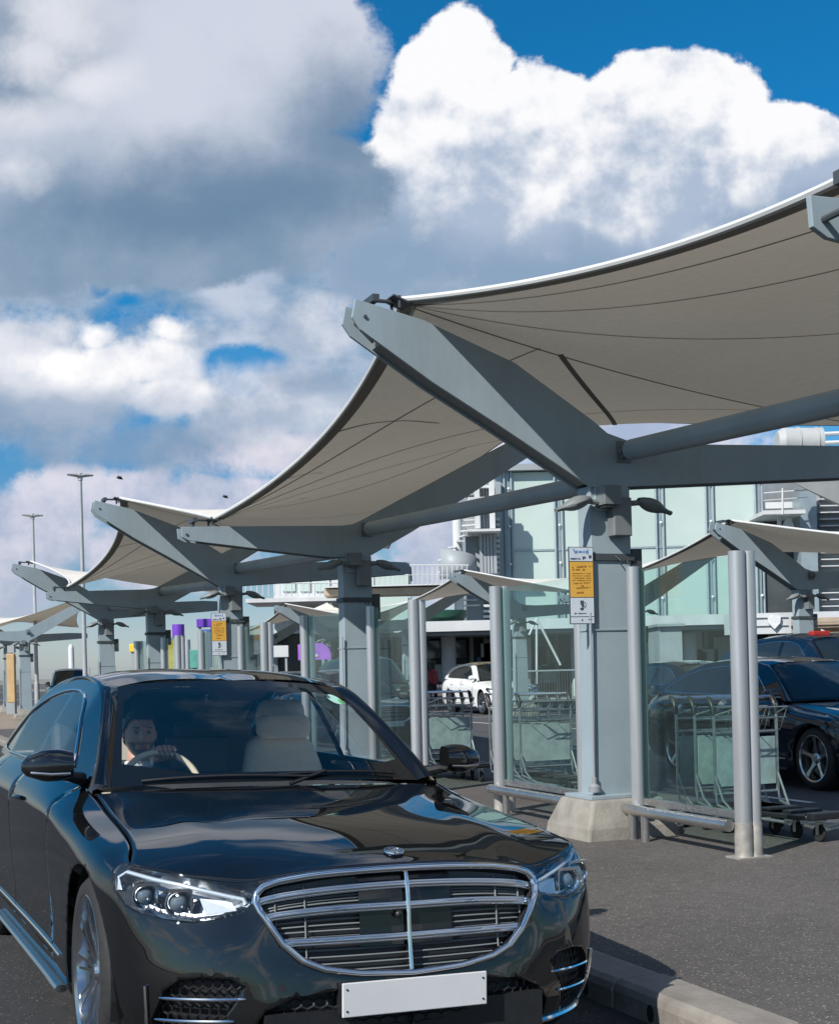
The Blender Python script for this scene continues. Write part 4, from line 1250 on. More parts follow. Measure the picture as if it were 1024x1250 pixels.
    b = MB(); vs, fs = r[-1]; b.add(LF(vs), fs); b.build('windscreen_border', 'frit', wsc, smooth=True, sharp=180)
    # ---- roof
    z0 = 0 if not hatch else .0
    redge = curve([(-1.352, .545, 1.430+hz), (-1.7, .580, 1.476+hz), (-2.2, .585, 1.490+hz), (-2.8, .575, 1.468+hz), (-3.15, .555, 1.415+hz)])
    rcen = curve([(-1.30, 0, 1.462+hz), (-1.7, 0, 1.519+hz), (-2.2, 0, 1.543+hz), (-2.8, 0, 1.520+hz), (-3.12, 0, 1.468+hz)])
    rback = curve([(-3.12, 0, 1.468+hz), (-3.13, .3, 1.452+hz), (-3.15, .555, 1.415+hz)])
    rf = coons(rcen, redge, lambda s: wt_(s), rback)
    b = MB()
    for sg in (1, -1):
        b.grid(lambda s, t, sg=sg: tuple(Wp((lambda p: (p[0], p[1]*sg, p[2]+.010*math.sin(PI*s)))(rf(s, .004+.992*t)))), 14 if detail else 6, 20 if detail else 8)
    b.build('roof', roofmat or paint, e, smooth=True, sharp=180, solid=0)
    # ---- side glasshouse (drawn in X, Z)
    rail = curve([(-.655, .995), (-.80, 1.115), (-1.05, 1.275), (-1.28, 1.392), (-1.50, 1.442), (-1.9, 1.474), (-2.3, 1.480), (-2.8, 1.450), (-3.15, 1.392), (-3.5, 1.28), (-3.85, 1.135), (-4.02, 1.06)]) if not hatch else curve([(-.655, .995), (-.80, 1.115), (-1.05, 1.275), (-1.28, 1.385), (-1.50, 1.428), (-1.9, 1.450), (-2.3, 1.452), (-2.8, 1.44), (-3.3, 1.41), (-3.7, 1.34), (-3.95, 1.20), (-4.05, 1.06)])
    topc = [tuple(map(float, rail(i/40))) for i in range(41)]
    topc = [(x, z+hz*max(0, min(1, (z-1.05)/.35))) for x, z in topc]
    def belt(x): return .985+max(0, min(1, (-.7-x)/.6))*.05+max(0, min(1, (-1.3-x)/2.5))*.03
    bot = [(x, belt(x)-.01) for x in [-.66-i*(3.37/34) for i in range(35)]]
    outer2 = topc+bot[::-1][0:]
    def ly(x, z):
        zb = belt(x); yb = .800+.042*max(0, min(1, (-.75-x)/.6)); yb -= .055*max(0, (-3.1-x)/.9)
        t = (z-zb)/(.46+hz)
        yy = yb-(.205*t+.055*t*t)
        if x > -1.5: yy -= .02*(x+1.5)/.85*t
        return np.array([x, yy, z])
    DLO = [(-1.0, belt(-1)+.02), (-1.16, 1.165), (-1.36, 1.295), (-1.56, 1.382), (-1.80, 1.418), (-2.2, 1.430), (-2.65, 1.405), (-3.0, 1.350), (-3.30, 1.26), (-3.58, 1.150), (-3.66, 1.105), (-3.5, belt(-3.5)+.025), (-2.2, belt(-2.2)+.022)]
    if hz or hatch: DLO = [(x, z+hz*max(0, (z-1.05)/.35)) for x, z in DLO]
    if hatch: DLO[7:11] = [(-3.05, 1.36), (-3.35, 1.30), (-3.6, 1.2), (-3.66, 1.12)]
    def clip(poly, x0, x1):
        out = []; n = len(poly)
        def cl(pl, xc, keep):
            o = []
            for i in range(len(pl)):
                a = pl[i]; b_ = pl[(i+1) % len(pl)]; ia = keep(a[0]); ib = keep(b_[0])
                if ia: o.append(a)
                if ia != ib:
                    t = (xc-a[0])/(b_[0]-a[0]); o.append((xc, a[1]+(b_[1]-a[1])*t))
            return o
        return cl(cl(poly, x0, lambda x: x <= x0), x1, lambda x: x >= x1)
    wins = [clip(DLO, -.9, -1.98), clip(DLO, -2.07, -3.02), clip(DLO, -3.06, -3.9)]
    wd = [dens(w, .05 if detail else .3) for w in wins]
    DL = dens(DLO, .05 if detail else .3)
    # order: windows first, then the black pillars inside the opening, the rest is paint
    rr = cdt(dens(outer2, .08 if detail else .3), wd+[DL], (.06, .06) if detail else (.3, .2), lambda x, z: ly(x, z))
    b = MB(); vs, fs = rr[-1]; b.add(LF(vs), fs).add(LF(mir(vs)), fs); b.build('side_frame', paint, e, smooth=True, sharp=50)
    if 3 in rr:
        vs, fs = rr[3]; xm = -2.45
        for cond in (lambda x: x > xm, lambda x: x <= xm):
            ff = [f for f in fs if cond(sum(vs[i][0] for i in f)/3)]
            us = sorted({i for f in ff for i in f}); mp = {i: k for k, i in enumerate(us)}
            for sg in (1, -1):
                v2 = [vs[i] for i in us]; b = MB(); b.add(LF(v2 if sg > 0 else mir(v2)), [tuple(mp[i] for i in f) for f in ff]); b.build('window_pillar', 'frit', e, smooth=True)
    for k in (0, 1, 2):
        if k in rr:
            for sg in (1, -1):
                vs, fs = rr[k]; b = MB(); b.add(LF(vs if sg > 0 else mir(vs)), fs)
                b.build('side_window', ('sideglass' if k < 2 else 'darkglass') if detail else glassy, e, smooth=True, sharp=180)
    for sg in (1, -1):
        b = MB(); P = [ly(x, z) for x, z in dens(rounded(DLO, 1), .06 if detail else .3)]
        b.path([tuple(Wp((p[0], (p[1]+.004)*sg, p[2]))) for p in P], .0075, 6, closed=True); b.build('window_trim', 'chrome', e, smooth=True)
    # ---- A pillar and roof rail: band from the glass edge to the side frame
    b = MB()
    NN = 40
    for sg in (1, -1):
        V_ = []
        for i in range(NN+1):
            t = i/NN; 
            if t < .42:
                k = t/.42; p0 = ws(1, k); 
                xo = rail(k*3.1/11); p1 = ly(float(xo[0]), float(xo[1])+hz*max(0, min(1, (xo[1]-1.05)/.35)))
            else:
                k = (t-.42)/.58; p0 = np.array(redge(k)); xx = rail((3.1+k*5.1)/11); p1 = ly(float(xx[0]), float(xx[1])+hz*max(0, min(1, (xx[1]-1.05)/.35)))
            p0 = np.array(p0); p1 = np.array(p1)
            for j in range(5):
                s = j/4; q = p0*(1-s)+p1*s; q = q+np.array([.010 if t < .42 else 0, .010, .014])*math.sin(PI*s)
                V_.append(tuple(Wp((q[0], q[1]*sg, q[2]))))
        b.add(V_, [(i*5+j, i*5+j+1, (i+1)*5+j+1, (i+1)*5+j) for i in range(NN) for j in range(4)])
    b.build('roof_rail', paint, e, smooth=True, sharp=180)
    # ---- rear window and boot lid
    rg = curve([(-3.15, .555, 1.413+hz), (-3.5, .60, 1.27), (-3.85, .66, 1.135), (-4.02, .68, 1.062)]) if not hatch else curve([(-3.5, .555, 1.395+hz), (-3.8, .60, 1.32), (-4.0, .66, 1.18), (-4.08, .68, 1.062)])
    rgc = curve([(-3.12, 0, 1.466+hz), (-3.5, 0, 1.345), (-3.85, 0, 1.17), (-4.0, 0, 1.075)]) if not hatch else curve([(-3.12, 0, 1.452+hz), (-3.7, 0, 1.40), (-4.0, 0, 1.2), (-4.1, 0, 1.075)])
    b = MB()
    for sg in (1, -1): b.grid(lambda s, t, sg=sg: tuple(Wp(tuple((np.array(rgc(t))*(1-s)+np.array(rg(t))*s)*np.array([1, sg, 1])))), 6, 8)
    b.build('rear_window', 'darkglass', e, smooth=True, sharp=180)
    b = MB()
    for sg in (1, -1):
        V_ = []
        for i in range(17):
            t = i/16; p0 = np.array(rg(t))-np.array([0, .004, 0]); xx = rail((8.0+3.0*t)/11); p1 = ly(float(xx[0]), float(xx[1])+hz*max(0, min(1, (xx[1]-1.05)/.35)))
            for j in range(4):
                s = j/3; q = p0*(1-s)+np.array(p1)*s; V_.append(tuple(Wp((q[0]-.01*math.sin(PI*s), (q[1]+.008*math.sin(PI*s))*sg, q[2]))))
        b.add(V_, [(i*4+j, i*4+j+1, (i+1)*4+j+1, (i+1)*4+j) for i in range(16) for j in range(3)])
    b.build('rear_pillar', paint, e, smooth=True, sharp=180)
    b = MB()
    for sg in (1, -1):
        b.grid(lambda s, t, sg=sg: tuple(Wp(((-3.98-.0*s)*(1-t)+(-4.26)*t+(.1*s*s*t), (.70*s)*(1-t)+(.62*s)*t, (1.072-.02*s)*(1-t)+1.052*t-.006*s*t))), 6, 4)
    b.build('boot_lid', paint, e, smooth=True)
    # ---- underside and wheels
    b = MB(); b.box((-1.6, 0, .42), (2.6, 1.5, .30)); b.box((-1.6, 0, .25), (5.0, 1.0, .16)); b.box((-3.9, 0, .5), (.5, 1.4, .5)); b.box((.35, 0, .5), (.5, 1.0, .3))
    b.v = [tuple(Wp(p)) for p in b.v]; b.build('chassis', 'black', e)
    for cx in wb:
        for sg in (1, -1):
            b = MB(); V_ = []
            for i in range(21):
                t = PI*i/20*1.16-PI*.08
                for yy in (.915, .62): V_.append(tuple(Wp((cx+(WR+.005)*math.cos(t), yy*sg, .36+(WR+.005)*math.sin(t)))))
            b.add(V_, [(2*i, 2*i+1, 2*i+3, 2*i+2) for i in range(20)])
            b.add([tuple(Wp((cx+.42*math.cos(2*PI*k/24), .62*sg, .38+.42*math.sin(2*PI*k/24)))) for k in range(24)], [tuple(range(24))])
            b.build('wheel_arch', 'gap', e)
    p0 = Wp((wb[0], .93, .36)); p1 = Wp((wb[1], .93, .36)); rad = min(.36, Wp((0, 0, .36))[2])
    for px_ in (p0, p1):
        for sg in (1, -1):
            make_wheel(e, px_[0], (px_[1])*sg, 10 if rimstyle == 'fine' else 5, style=rimstyle, r=rad, rr=rad*(.785 if detail else .75))
    # ---- mirrors
    for sg in (1, -1):
        b = MB()
        def sect(t):   # from the inner end to the outer tip
            y = .86+.20*t; 
            hgt = .068*(1-.5*max(0, t-.55)/.45)*(.82+.18*min(1, t*4)); dep = .060*(1-.5*t**3)
            return y, hgt, dep
        V_ = []; nn = 18; mm = 10
        for i in range(mm+1):
            t = i/mm; y, hg, dp = sect(t); 
            if i == mm: hg *= .55; dp *= .6
            cxm = -.72-.03*t; cz = 1.088-.008*t
            for k in range(nn):
                a_ = 2*PI*k/nn; ca, sa = math.cos(a_), math.sin(a_)
                ex = (abs(ca)**.75)*(1 if ca > 0 else -1); ez = (abs(sa)**.75)*(1 if sa > 0 else -1)
                V_.append(tuple(Wp((cxm+dp*ex*(1.25 if ca > 0 else .6), y*sg, cz+hg*ez))))
        b.add(V_, [(i*nn+k, i*nn+(k+1) % nn, (i+1)*nn+(k+1) % nn, (i+1)*nn+k) for i in range(mm) for k in range(nn)]+[tuple(range(nn)), tuple(mm*nn+k for k in range(nn))])
        mo = b.build('mirror', paint, e, smooth=True, sharp=60)
        b = MB(); b.path([tuple(Wp(p)) for p in ((-.80, .80*sg, 1.02), (-.77, .86*sg, 1.035), (-.75, .93*sg, 1.045))], [.03, .022, .02], 8); b.build('mirror_arm', 'black', mo, smooth=True)
        b = MB(); b.path([tuple(Wp(p)) for p in ((-.645, .875*sg, 1.052), (-.645, .95*sg, 1.050), (-.68, 1.03*sg, 1.056))], .006, 6); b.build('mirror_trim', 'satin', mo, smooth=True)
        b = MB(); b.box((-.775, .955*sg, 1.088), (.006, .15, .085)); b.v = [tuple(Wp(p)) for p in b.v]; b.build('mirror_glass', 'chrome', mo)
    return e
M['mesh_grey'] = plain('intake_mesh_plastic', (.022, .023, .025), .35)
M['lamp_inner'] = plain('lamp_housing', (.34, .36, .38), .20, metal=.85, var=.3, scale=14)
M['lamp_bar'] = plain('light_bar', (.62, .70, .76), .15, metal=.2, var=.05)
M['lens_core'] = plain('projector_lens', (.20, .24, .27), .03, metal=.4, var=.1)
M['badge_blue'] = plain('badge_blue', (.04, .07, .16), .2)

# the black saloon
YAW = .4116
CARM = Matrix(((math.sin(YAW), math.cos(YAW), 0), (-math.cos(YAW), math.sin(YAW), 0), (.0208, -.0339, 1)))
def place_car(e, x, y, yaw, roll=0., pitch=0., z=0.):
    e.rotation_mode = 'XYZ'
    m = Matrix.Rotation(yaw-PI/2, 4, 'Z') @ Matrix.Rotation(roll, 4, 'X') @ Matrix.Rotation(pitch, 4, 'Y')
    e.matrix_world = Matrix.Translation((x, y, z)) @ m
    e.location = (x, y, z); e.rotation_euler = m.to_euler()
saloon = make_car('saloon_car', 'glossy black saloon in the foreground with a chrome grille and a driver inside', 'car', 'black_paint')
place_car(saloon, -.4258, 5.2737, YAW, roll=-.0339, pitch=-.0208, z=0)
# ------------------------------------------------------------------ inside the black saloon (saloon frame)
def sbox(nm, m, c, d, par=saloon, bev=.03, rot=None):
    b = MB(); b.box((0, 0, 0), d)
    if rot: b.xf(Matrix.Rotation(rot, 4, 'Y'))
    b.xf(Matrix.Translation(c)); return b.build(nm, m, par, bevel=bev, smooth=True)
b = MB()
def dash(s, t):
    y = -.70+1.4*s; prof = [(-.60, .955), (-.75, .975), (-.95, .985), (-1.08, .970), (-1.13, .92), (-1.12, .80), (-1.05, .6)]
    x_ = t*6; i = min(int(x_), 5); r_ = x_-i; p = (prof[i][0]*(1-r_)+prof[i+1][0]*r_, prof[i][1]*(1-r_)+prof[i+1][1]*r_)
    return (p[0]-.05*abs(2*s-1)**2, y, p[1]-.02*abs(2*s-1)**3+(.03*math.exp(-((y+.37)/.2)**2) if .2 < t < .75 else 0))
b.grid(dash, 30, 18); b.build('dashboard', 'dash', saloon, smooth=True, sharp=180)
b = MB(); b.box((-1.7, 0, .42), (1.9, 1.6, .05)); b.box((-2.2, 0, 1.425), (1.7, 1.08, .01)); b.build('cabin_lining', 'leather_dark', saloon)
b = MB(); b.box((-3.22, 0, .98), (.08, 1.36, .5), tilt=(-.35, 'Y')); b.build('rear_bench', 'leather_dark', saloon, bevel=.04)
def seat(y, dz=0., nm='seat', m='leather'):
    b = MB()
    def body(s, t):
        # backrest shell: s around, t up
        h = t; z = .58+.60*h; w = .245-.05*max(0, h-.55)/.45*2*.7; 
        if h > .92: w *= 1-.25*(h-.92)/.08
        x = -1.74-.20*h; a_ = 2*PI*s; ca, sa = math.cos(a_), math.sin(a_)
        return (x+.075*(abs(ca)**.6)*(1 if ca > 0 else -1)*(1-.2*h), y+w*(abs(sa)**.55)*(1 if sa > 0 else -1), z)
    b.grid(body, 36, 14); vs = [body(i/36, 1) for i in range(36)]; b.add(vs, [tuple(range(36))])
    b.box((-1.52, y, .56), (.50, .50, .14))
    so_ = b.build(nm, m, saloon, smooth=True, sharp=50)
    b = MB()
    def hr(s, t):
        h = t; z = 1.175+.20*h-dz; w = .135*(1-.25*abs(2*h-1)**3); dp = .062*(1-.35*abs(2*h-1)**3); a_ = 2*PI*s; ca, sa = math.cos(a_), math.sin(a_)
        return (-1.925+.01*h+dp*(abs(ca)**.7)*(1 if ca > 0 else -1), y+w*(abs(sa)**.6)*(1 if sa > 0 else -1), z)
    b.grid(hr, 32, 12)
    for t in (0, 1): b.add([hr(i/32, t) for i in range(32)], [tuple(range(32))])
    b.build('headrest', m, so_, smooth=True, sharp=60)
    b = MB()
    def cu(s, t):
        z = 1.165+.125*t-dz; w = .15*(1-.2*abs(2*t-1)**4); a_ = 2*PI*s
        ca, sa = math.cos(a_), math.sin(a_)
        return (-1.865+.05*(abs(ca)**.8)*(1 if ca > 0 else -1), y+w*(abs(sa)**.6)*(1 if sa > 0 else -1), z)
    b.grid(cu, 28, 8)
    for t in (0, 1): b.add([cu(i/28, t) for i in range(28)], [tuple(range(28))])
    b.build('head_cushion', m, so_, smooth=True, sharp=60)
    return so_
seat(-.43, .10); seat(.44)
b = MB()
for yy in (-.36, .36):
    b.box((-3.0, yy, 1.05), (.10, .50, .42), tilt=(-.3, 'Y')); b.box((-3.05, yy, 1.23), (.08, .26, .16))
b.build('rear_seat', 'leather_dark', saloon, bevel=.04)
b = MB(); b.box((-1.40, 0, .70), (.9, .22, .25)); b.build('console', 'leather_dark', saloon, bevel=.03)
# screen behind the front seats, mirror and sensor housing
b = MB(); b.box((-1.98, 0, 1.08), (.03, .34, .20), tilt=(-.15, 'Y')); b.build('rear_screen', 'black', saloon, bevel=.01)
b = MB(); b.prism([(-.155, .0), (.155, .0), (.09, -.11), (-.09, -.11)], -.02, .02, 'X'); b.xf(Matrix.Translation((-1.26, 0, 1.435)) @ Matrix.Rotation(.9, 4, 'Y')); b.build('sensor_housing', 'black', saloon, bevel=.008)
b = MB()
for yy in (-.06, .065): b.prism([(-.035, 0), (.035, 0), (.02, -.035), (-.02, -.035)], -.002, .002, 'X')
for k in range(0): pass
nv_ = len(b.v)//2
b.v = [(p[0], p[1]-.06, p[2]) if i < nv_ else (p[0], p[1]+.06, p[2]) for i, p in enumerate(b.v)]
b.xf(Matrix.Translation((-1.185, 0, 1.40)) @ Matrix.Rotation(.9, 4, 'Y')); b.build('sensor_window', 'lamp_bar', saloon)
b = MB(); b.box((0, 0, 0), (.02, .24, .06), bev=.0); b.xf(Matrix.Translation((-1.36, 0, 1.365)) @ Matrix.Rotation(.1, 4, 'Y')); b.build('rear_view_mirror', 'black', saloon, bevel=.012)
# steering wheel
SWC = Vector((-1.30, -.345, .944)); SWR = .188
mt = Matrix.Translation(SWC) @ Matrix.Rotation(R(64), 4, 'Y')
b = MB(); b.path([(SWR*math.cos(2*PI*k/48), SWR*math.sin(2*PI*k/48), 0) for k in range(48)], .0155, 12, closed=True); b.xf(mt)
sw = b.build('steering_wheel', 'leather_wheel', saloon, smooth=True, sharp=180)
b = MB(); b.lathe([(0, -.03), (.06, -.03), (.07, -.01), (.065, .01), (0, .012)], 24)
for a_ in (0, PI, PI/2*3+PI*0): pass
b.path([(0, -.17, -.004), (0, -.06, -.015)], .016, 8); b.path([(0, .17, -.004), (0, .06, -.015)], .016, 8); b.path([(.16, .03, -.004), (.05, .01, -.015)], .014, 8)
b.tube((0, 0, -.03), (0, 0, -.16), .03, 12); b.xf(mt); b.build('hub', 'black', sw, smooth=True)
# stickers on the glass and wiper
b = MB()
def wsp(s, t): 
    return None
# ------------------------------------------------------------------ the driver
drv = bpy.data.objects.new('person', None); COL.objects.link(drv); drv.matrix_world = saloon.matrix_world.copy()
drv.location = saloon.location; drv.rotation_euler = saloon.rotation_euler
tag(drv, 'bearded man in dark suit driving the black saloon, one hand on the steering wheel', 'person')
HC = Vector((-1.62, -.385, 1.198))
def head_fn():
    """head as a deformed sphere; +X is the face"""
    nu, nv = 72, 56; vs = []; cols = []
    for j in range(nv+1):
        ph = PI*j/nv
        for i in range(nu):
            th = 2*PI*i/nu
            x = math.sin(ph)*math.cos(th); y = math.sin(ph)*math.sin(th); z = math.cos(ph)
            # ellipsoid skull
            sx, sy, sz = .098, .077, .122
            if z < 0:   # jaw tapers
                k = -z; sy *= 1-.20*k**1.5; sx *= 1-.02*k
            px, py, pz = x*sx, y*sy, z*sz
            if x < 0 and z < -.1: px *= 1-.35*min(1, (-z-.1)/.7)   # back of the neck
            f = max(0, x)
            if f > 0:
                # flatten the face, then model features (u: sideways, w: vertical, both in metres)
                u, w = py, pz
                px -= .012*(1-(abs(u)/.075)**2)*math.exp(-((w-.01)/.07)**2)*f
                g = lambda cu, cw, su, sw_: math.exp(-((u-cu)/su)**2-((w-cw)/sw_)**2)
                px += f*(.026*g(0, -.022, .011, .013)+.016*g(0, -.004, .0085, .022)+.008*g(0, .02, .012, .02))      # nose
                px += f*(.005*g(-.013, -.027, .008, .007)+.005*g(.013, -.027, .008, .007))
                px += f*(.008*g(-.028, .034, .02, .008)+.008*g(.028, .034, .02, .008)+.005*g(0, .034, .02, .010))   # brows
                px -= f*(.014*g(-.030, .012, .016, .011)+.014*g(.030, .012, .016, .011))                             # sockets
                px += f*(.007*g(-.030, .010, .011, .007)+.007*g(.030, .010, .011, .007))                             # eyeballs
                px += f*(.006*g(-.045, -.015, .018, .02)+.006*g(.045, -.015, .018, .02))                             # cheekbones
                px += f*(.010*g(0, -.052, .024, .008)+.009*g(0, -.066, .020, .008)-.006*g(0, -.059, .026, .0028))    # lips
                px += f*(.012*g(0, -.098, .024, .018)-.005*g(0, -.082, .022, .008))                                  # chin
            vs.append((px, py, pz)); cols.append((x, y, z))
    fs = [(j*nu+i, (j+1)*nu+i, (j+1)*nu+(i+1) % nu, j*nu+(i+1) % nu) for j in range(nv) for i in range(nu)]
    return vs, fs
hv, hf = head_fn()
skin_m, nt_, b_ = mat('face_skin')
# face colouring that belongs to the person: brows, beard and lips by position on the head
tcx = nd(nt_, 'ShaderNodeVertexColor'); tcx.layer_name = 'tone'
nt_.links.new(tcx.outputs[0], b_.inputs['Base Color']); b_.inputs['Roughness'].default_value = .5
me = bpy.data.meshes.new('body')
hm = Matrix.Translation(HC) @ Matrix.Rotation(R(-1), 4, 'Z') @ Matrix.Scale(1.0, 4)
bm = bmesh.new()
mb = MB(); mb.add(hv, hf); mb.xf(hm)
nh = len(mb.v)
# neck and shoulders
nk = [(HC.x-.025, HC.y, HC.z-.08), (HC.x-.04, HC.y, HC.z-.13), (HC.x-.05, HC.y, HC.z-.19)]
mb.path(nk, [.054, .056, .066], 20)
# ears
for sg in (-1, 1):
    mb.ball((HC.x-.008, HC.y+sg*.079, HC.z-.004), .028, 10, 8, (.65, .28, 1.05))
# hand (skin) on the rim: knuckles over the top
hp = mt @ Vector((-SWR, .02, 0)); 
hang = Vector((-1.27, -.355, 1.128))
top_ = mt @ Vector((-SWR*math.cos(R(12)), SWR*math.sin(R(12)), 0))
HP = Vector((top_.x, top_.y, top_.z))
for k in range(4):
    yy = -.034+k*.0225
    l = [.9, 1.0, .97, .85][k]
    pts = [HP+Vector((-.050, yy*.85+.004, .014)), HP+Vector((-.024, yy*.95, .030*l)), HP+Vector((.004, yy, .032*l)), HP+Vector((.024, yy*1.02, .014)), HP+Vector((.026, yy*1.02, -.014)), HP+Vector((.014, yy, -.026))]
    mb.path([tuple(p) for p in pts], [.0115, .0112, .0108, .0100, .0092, .0070], 10)
mb.path([tuple(HP+Vector((-.05, -.040, .0))), tuple(HP+Vector((-.030, -.052, -.012))), tuple(HP+Vector((-.008, -.050, -.026))), tuple(HP+Vector((.006, -.042, -.030)))], [.014, .0125, .011, .008], 10)
# palm and wrist
mb.path([tuple(HP+Vector((-.030, .0, .010))), tuple(HP+Vector((-.065, -.004, -.002))), tuple(HP+Vector((-.10, -.008, -.022))), tuple(HP+Vector((-.14, -.014, -.05)))], [.030, .038, .034, .028], 14, flat=1.15)
body = mb.build('body', skin_m, drv, smooth=True, sharp=180, fixn=False)
ca_ = body.data.color_attributes.new('tone', 'FLOAT_COLOR', 'POINT')
inv = hm.inverted()
for i, v in enumerate(body.data.vertices):
    col = (.50, .285, .20)
    if i < nh:
        p = inv @ v.co; u, w, x = p.y, p.z, p.x
        f = x > 0.0
        if f and abs(abs(u)-.031) < .017 and .0275+.10*abs(abs(u)-.031) < w < .0365-.10*abs(abs(u)-.031): col = (.06, .036, .028)
        elif f and (abs(abs(u)-.030) < .0115 and abs(w-.0105) < .0042): col = (.05, .035, .03) if abs(abs(u)-.030) < .0048 or w > .013 else (.42, .36, .33)
        elif f and abs(u) < .020 and -.071 < w < -.049: col = (.36, .15, .12)
        elif w < -.038 and (abs(u) > .036 or w < -.072 or (w > -.050 and abs(u) < .034)) and x > -.045 and w < -.03: col = (.145, .085, .062)
    ca_.data[i].color = (*col, 1)
# hair cap
b = MB(); V_ = []; Fh = []
sel_ = {}
for i, (p, ) in enumerate([(q,) for q in hv]):
    x, y, z = p
    hl = .058 if x > .05 else (.03 if x > .0 else (-.035 if x > -.045 else -.07))
    hl = .060-(.09-x)*0 if x > .062 else hl
    thr = .062 if x > .055 else .062-(.055-x)*1.25
    thr = max(thr, -.075)
    if z > thr: sel_[i] = len(V_); n = Vector(p).normalized(); g_ = .010+.008*max(0, z)/.12; V_.append(hm @ (Vector(p)+n*g_))
for f in hf:
    if all(i in sel_ for i in f): Fh.append(tuple(sel_[i] for i in f))
b.add(V_, Fh); b.build('hair', 'hair', drv, smooth=True, sharp=180, fixn=False)
# jacket: torso and the two sleeves
b = MB()
def torso(s, t):
    z = .60+.46*t; w = [.19, .20, .215, .235, .225, .15, .075]; x_ = t*6; i = min(int(x_), 5); r_ = x_-i; w_ = w[i]*(1-r_)+w[i+1]*r_
    d = [.13, .13, .125, .12, .11, .085, .065]; d_ = d[i]*(1-r_)+d[i+1]*r_
    a_ = 2*PI*s; return (HC.x-.05-.03*t+d_*math.cos(a_), HC.y+w_*math.sin(a_), z-.02*abs(math.sin(a_))**2*t)
b.grid(torso, 32, 18)
sh = Vector((HC.x-.05, HC.y+.20, .985))
b.path([tuple(sh), (HC.x+.08, HC.y+.24, .86), (HC.x+.14, HC.y+.22, .84), (HC.x+.20, HC.y+.14, .95), tuple(HP+Vector((-.115, -.01, -.045)))], [.062, .055, .052, .043, .038], 14)
sh = Vector((HC.x-.05, HC.y-.20, .985))
b.path([tuple(sh), (HC.x+.06, HC.y-.23, .84), (HC.x+.20, HC.y-.19, .78), (HC.x+.27, HC.y-.12, .83)], [.062, .055, .045, .038], 14)
b.build('jacket', 'suit', drv, smooth=True, sharp=180)
b = MB()
b.lathe([(.062, 0), (.066, .045), (.060, .05), (.057, .0)], 24, (HC.x-.045, HC.y, HC.z-.185), 'Z', close=True)
b.add([(HC.x+.066, HC.y-.05, 1.045), (HC.x+.066, HC.y+.05, 1.045), (HC.x+.088, HC.y+.035, .90), (HC.x+.088, HC.y-.035, .90)], [(0, 1, 2, 3)])
for sg in (-1, 1): b.prism([(HC.y+sg*.002, 1.06), (HC.y+sg*.058, 1.075), (HC.y+sg*.045, 1.01)], HC.x+.045, HC.x+.055, 'X')
b.tube(tuple(HP+Vector((-.118, -.011, -.036))), tuple(HP+Vector((-.135, -.013, -.050))), .036, 16)
b.build('shirt', 'shirt', drv, smooth=True, sharp=40)
b = MB(); b.prism([(HC.y-.014, 1.03), (HC.y+.014, 1.03), (HC.y+.02, .86), (HC.y-.02, .86)], HC.x+.088, HC.x+.094, 'X'); b.build('tie', 'cloth_dark', drv)
# ------------------------------------------------------------------ windscreen sticker, wipers
def disc_on_ws(sc, tc_, rs, rt, m, nm, par, off=.004):
    b = MB(); N = 24; c = ws_pt(sc, tc_, off); V_ = [c]+[ws_pt(sc+rs*math.cos(2*PI*k/N), tc_+rt*math.sin(2*PI*k/N), off) for k in range(N)]
    b.add(V_, [(0, 1+k, 1+(k+1) % N) for k in range(N)]); return b.build(nm, m, par)
_wb = curve([(-.555, 0, 1.005), (-.565, .25, 1.004), (-.60, .50, 1.000), (-.665, .705, .990)])
_wt = curve([(-1.30, 0, 1.462), (-1.305, .2, 1.460), (-1.32, .4, 1.450), (-1.352, .545, 1.430)])
def ws_pt(s, t, off=0.):
    sg = 1 if s >= 0 else -1; p = np.array(_wb(abs(s)))*(1-t)+np.array(_wt(abs(s)))*t+np.array([.45, 0, .75])*.035*math.sin(PI*t)*(1-.25*s*s)
    return (p[0]+off*.5, p[1]*sg, p[2]+off*.86)
wsc_ = [o for o in saloon.children if o.name.startswith('windscreen')][0]
st_ = disc_on_ws(.80, .80, .085, .062, 'mint_sticker', 'sticker', wsc_)
disc_on_ws(.735, .825, .02, .022, 'sign_ink', 'sticker_mark', wsc_, .006); disc_on_ws(.85, .775, .028, .032, 'green_sticker', 'sticker_mark', wsc_, .006)
b = MB(); b.path([ws_pt(-.80+1.0*i/12, .015+.018*math.sin(PI*i/12), .012) for i in range(13)], .007, 6); b.path([ws_pt(.0+.80*i/12, .030+.016*math.sin(PI*i/12), .014) for i in range(13)], .007, 6)
b.path([(-.55, .05, .992), ws_pt(.3, .045, .02)], .009, 6)
b.build('wiper', 'black', saloon, smooth=True)

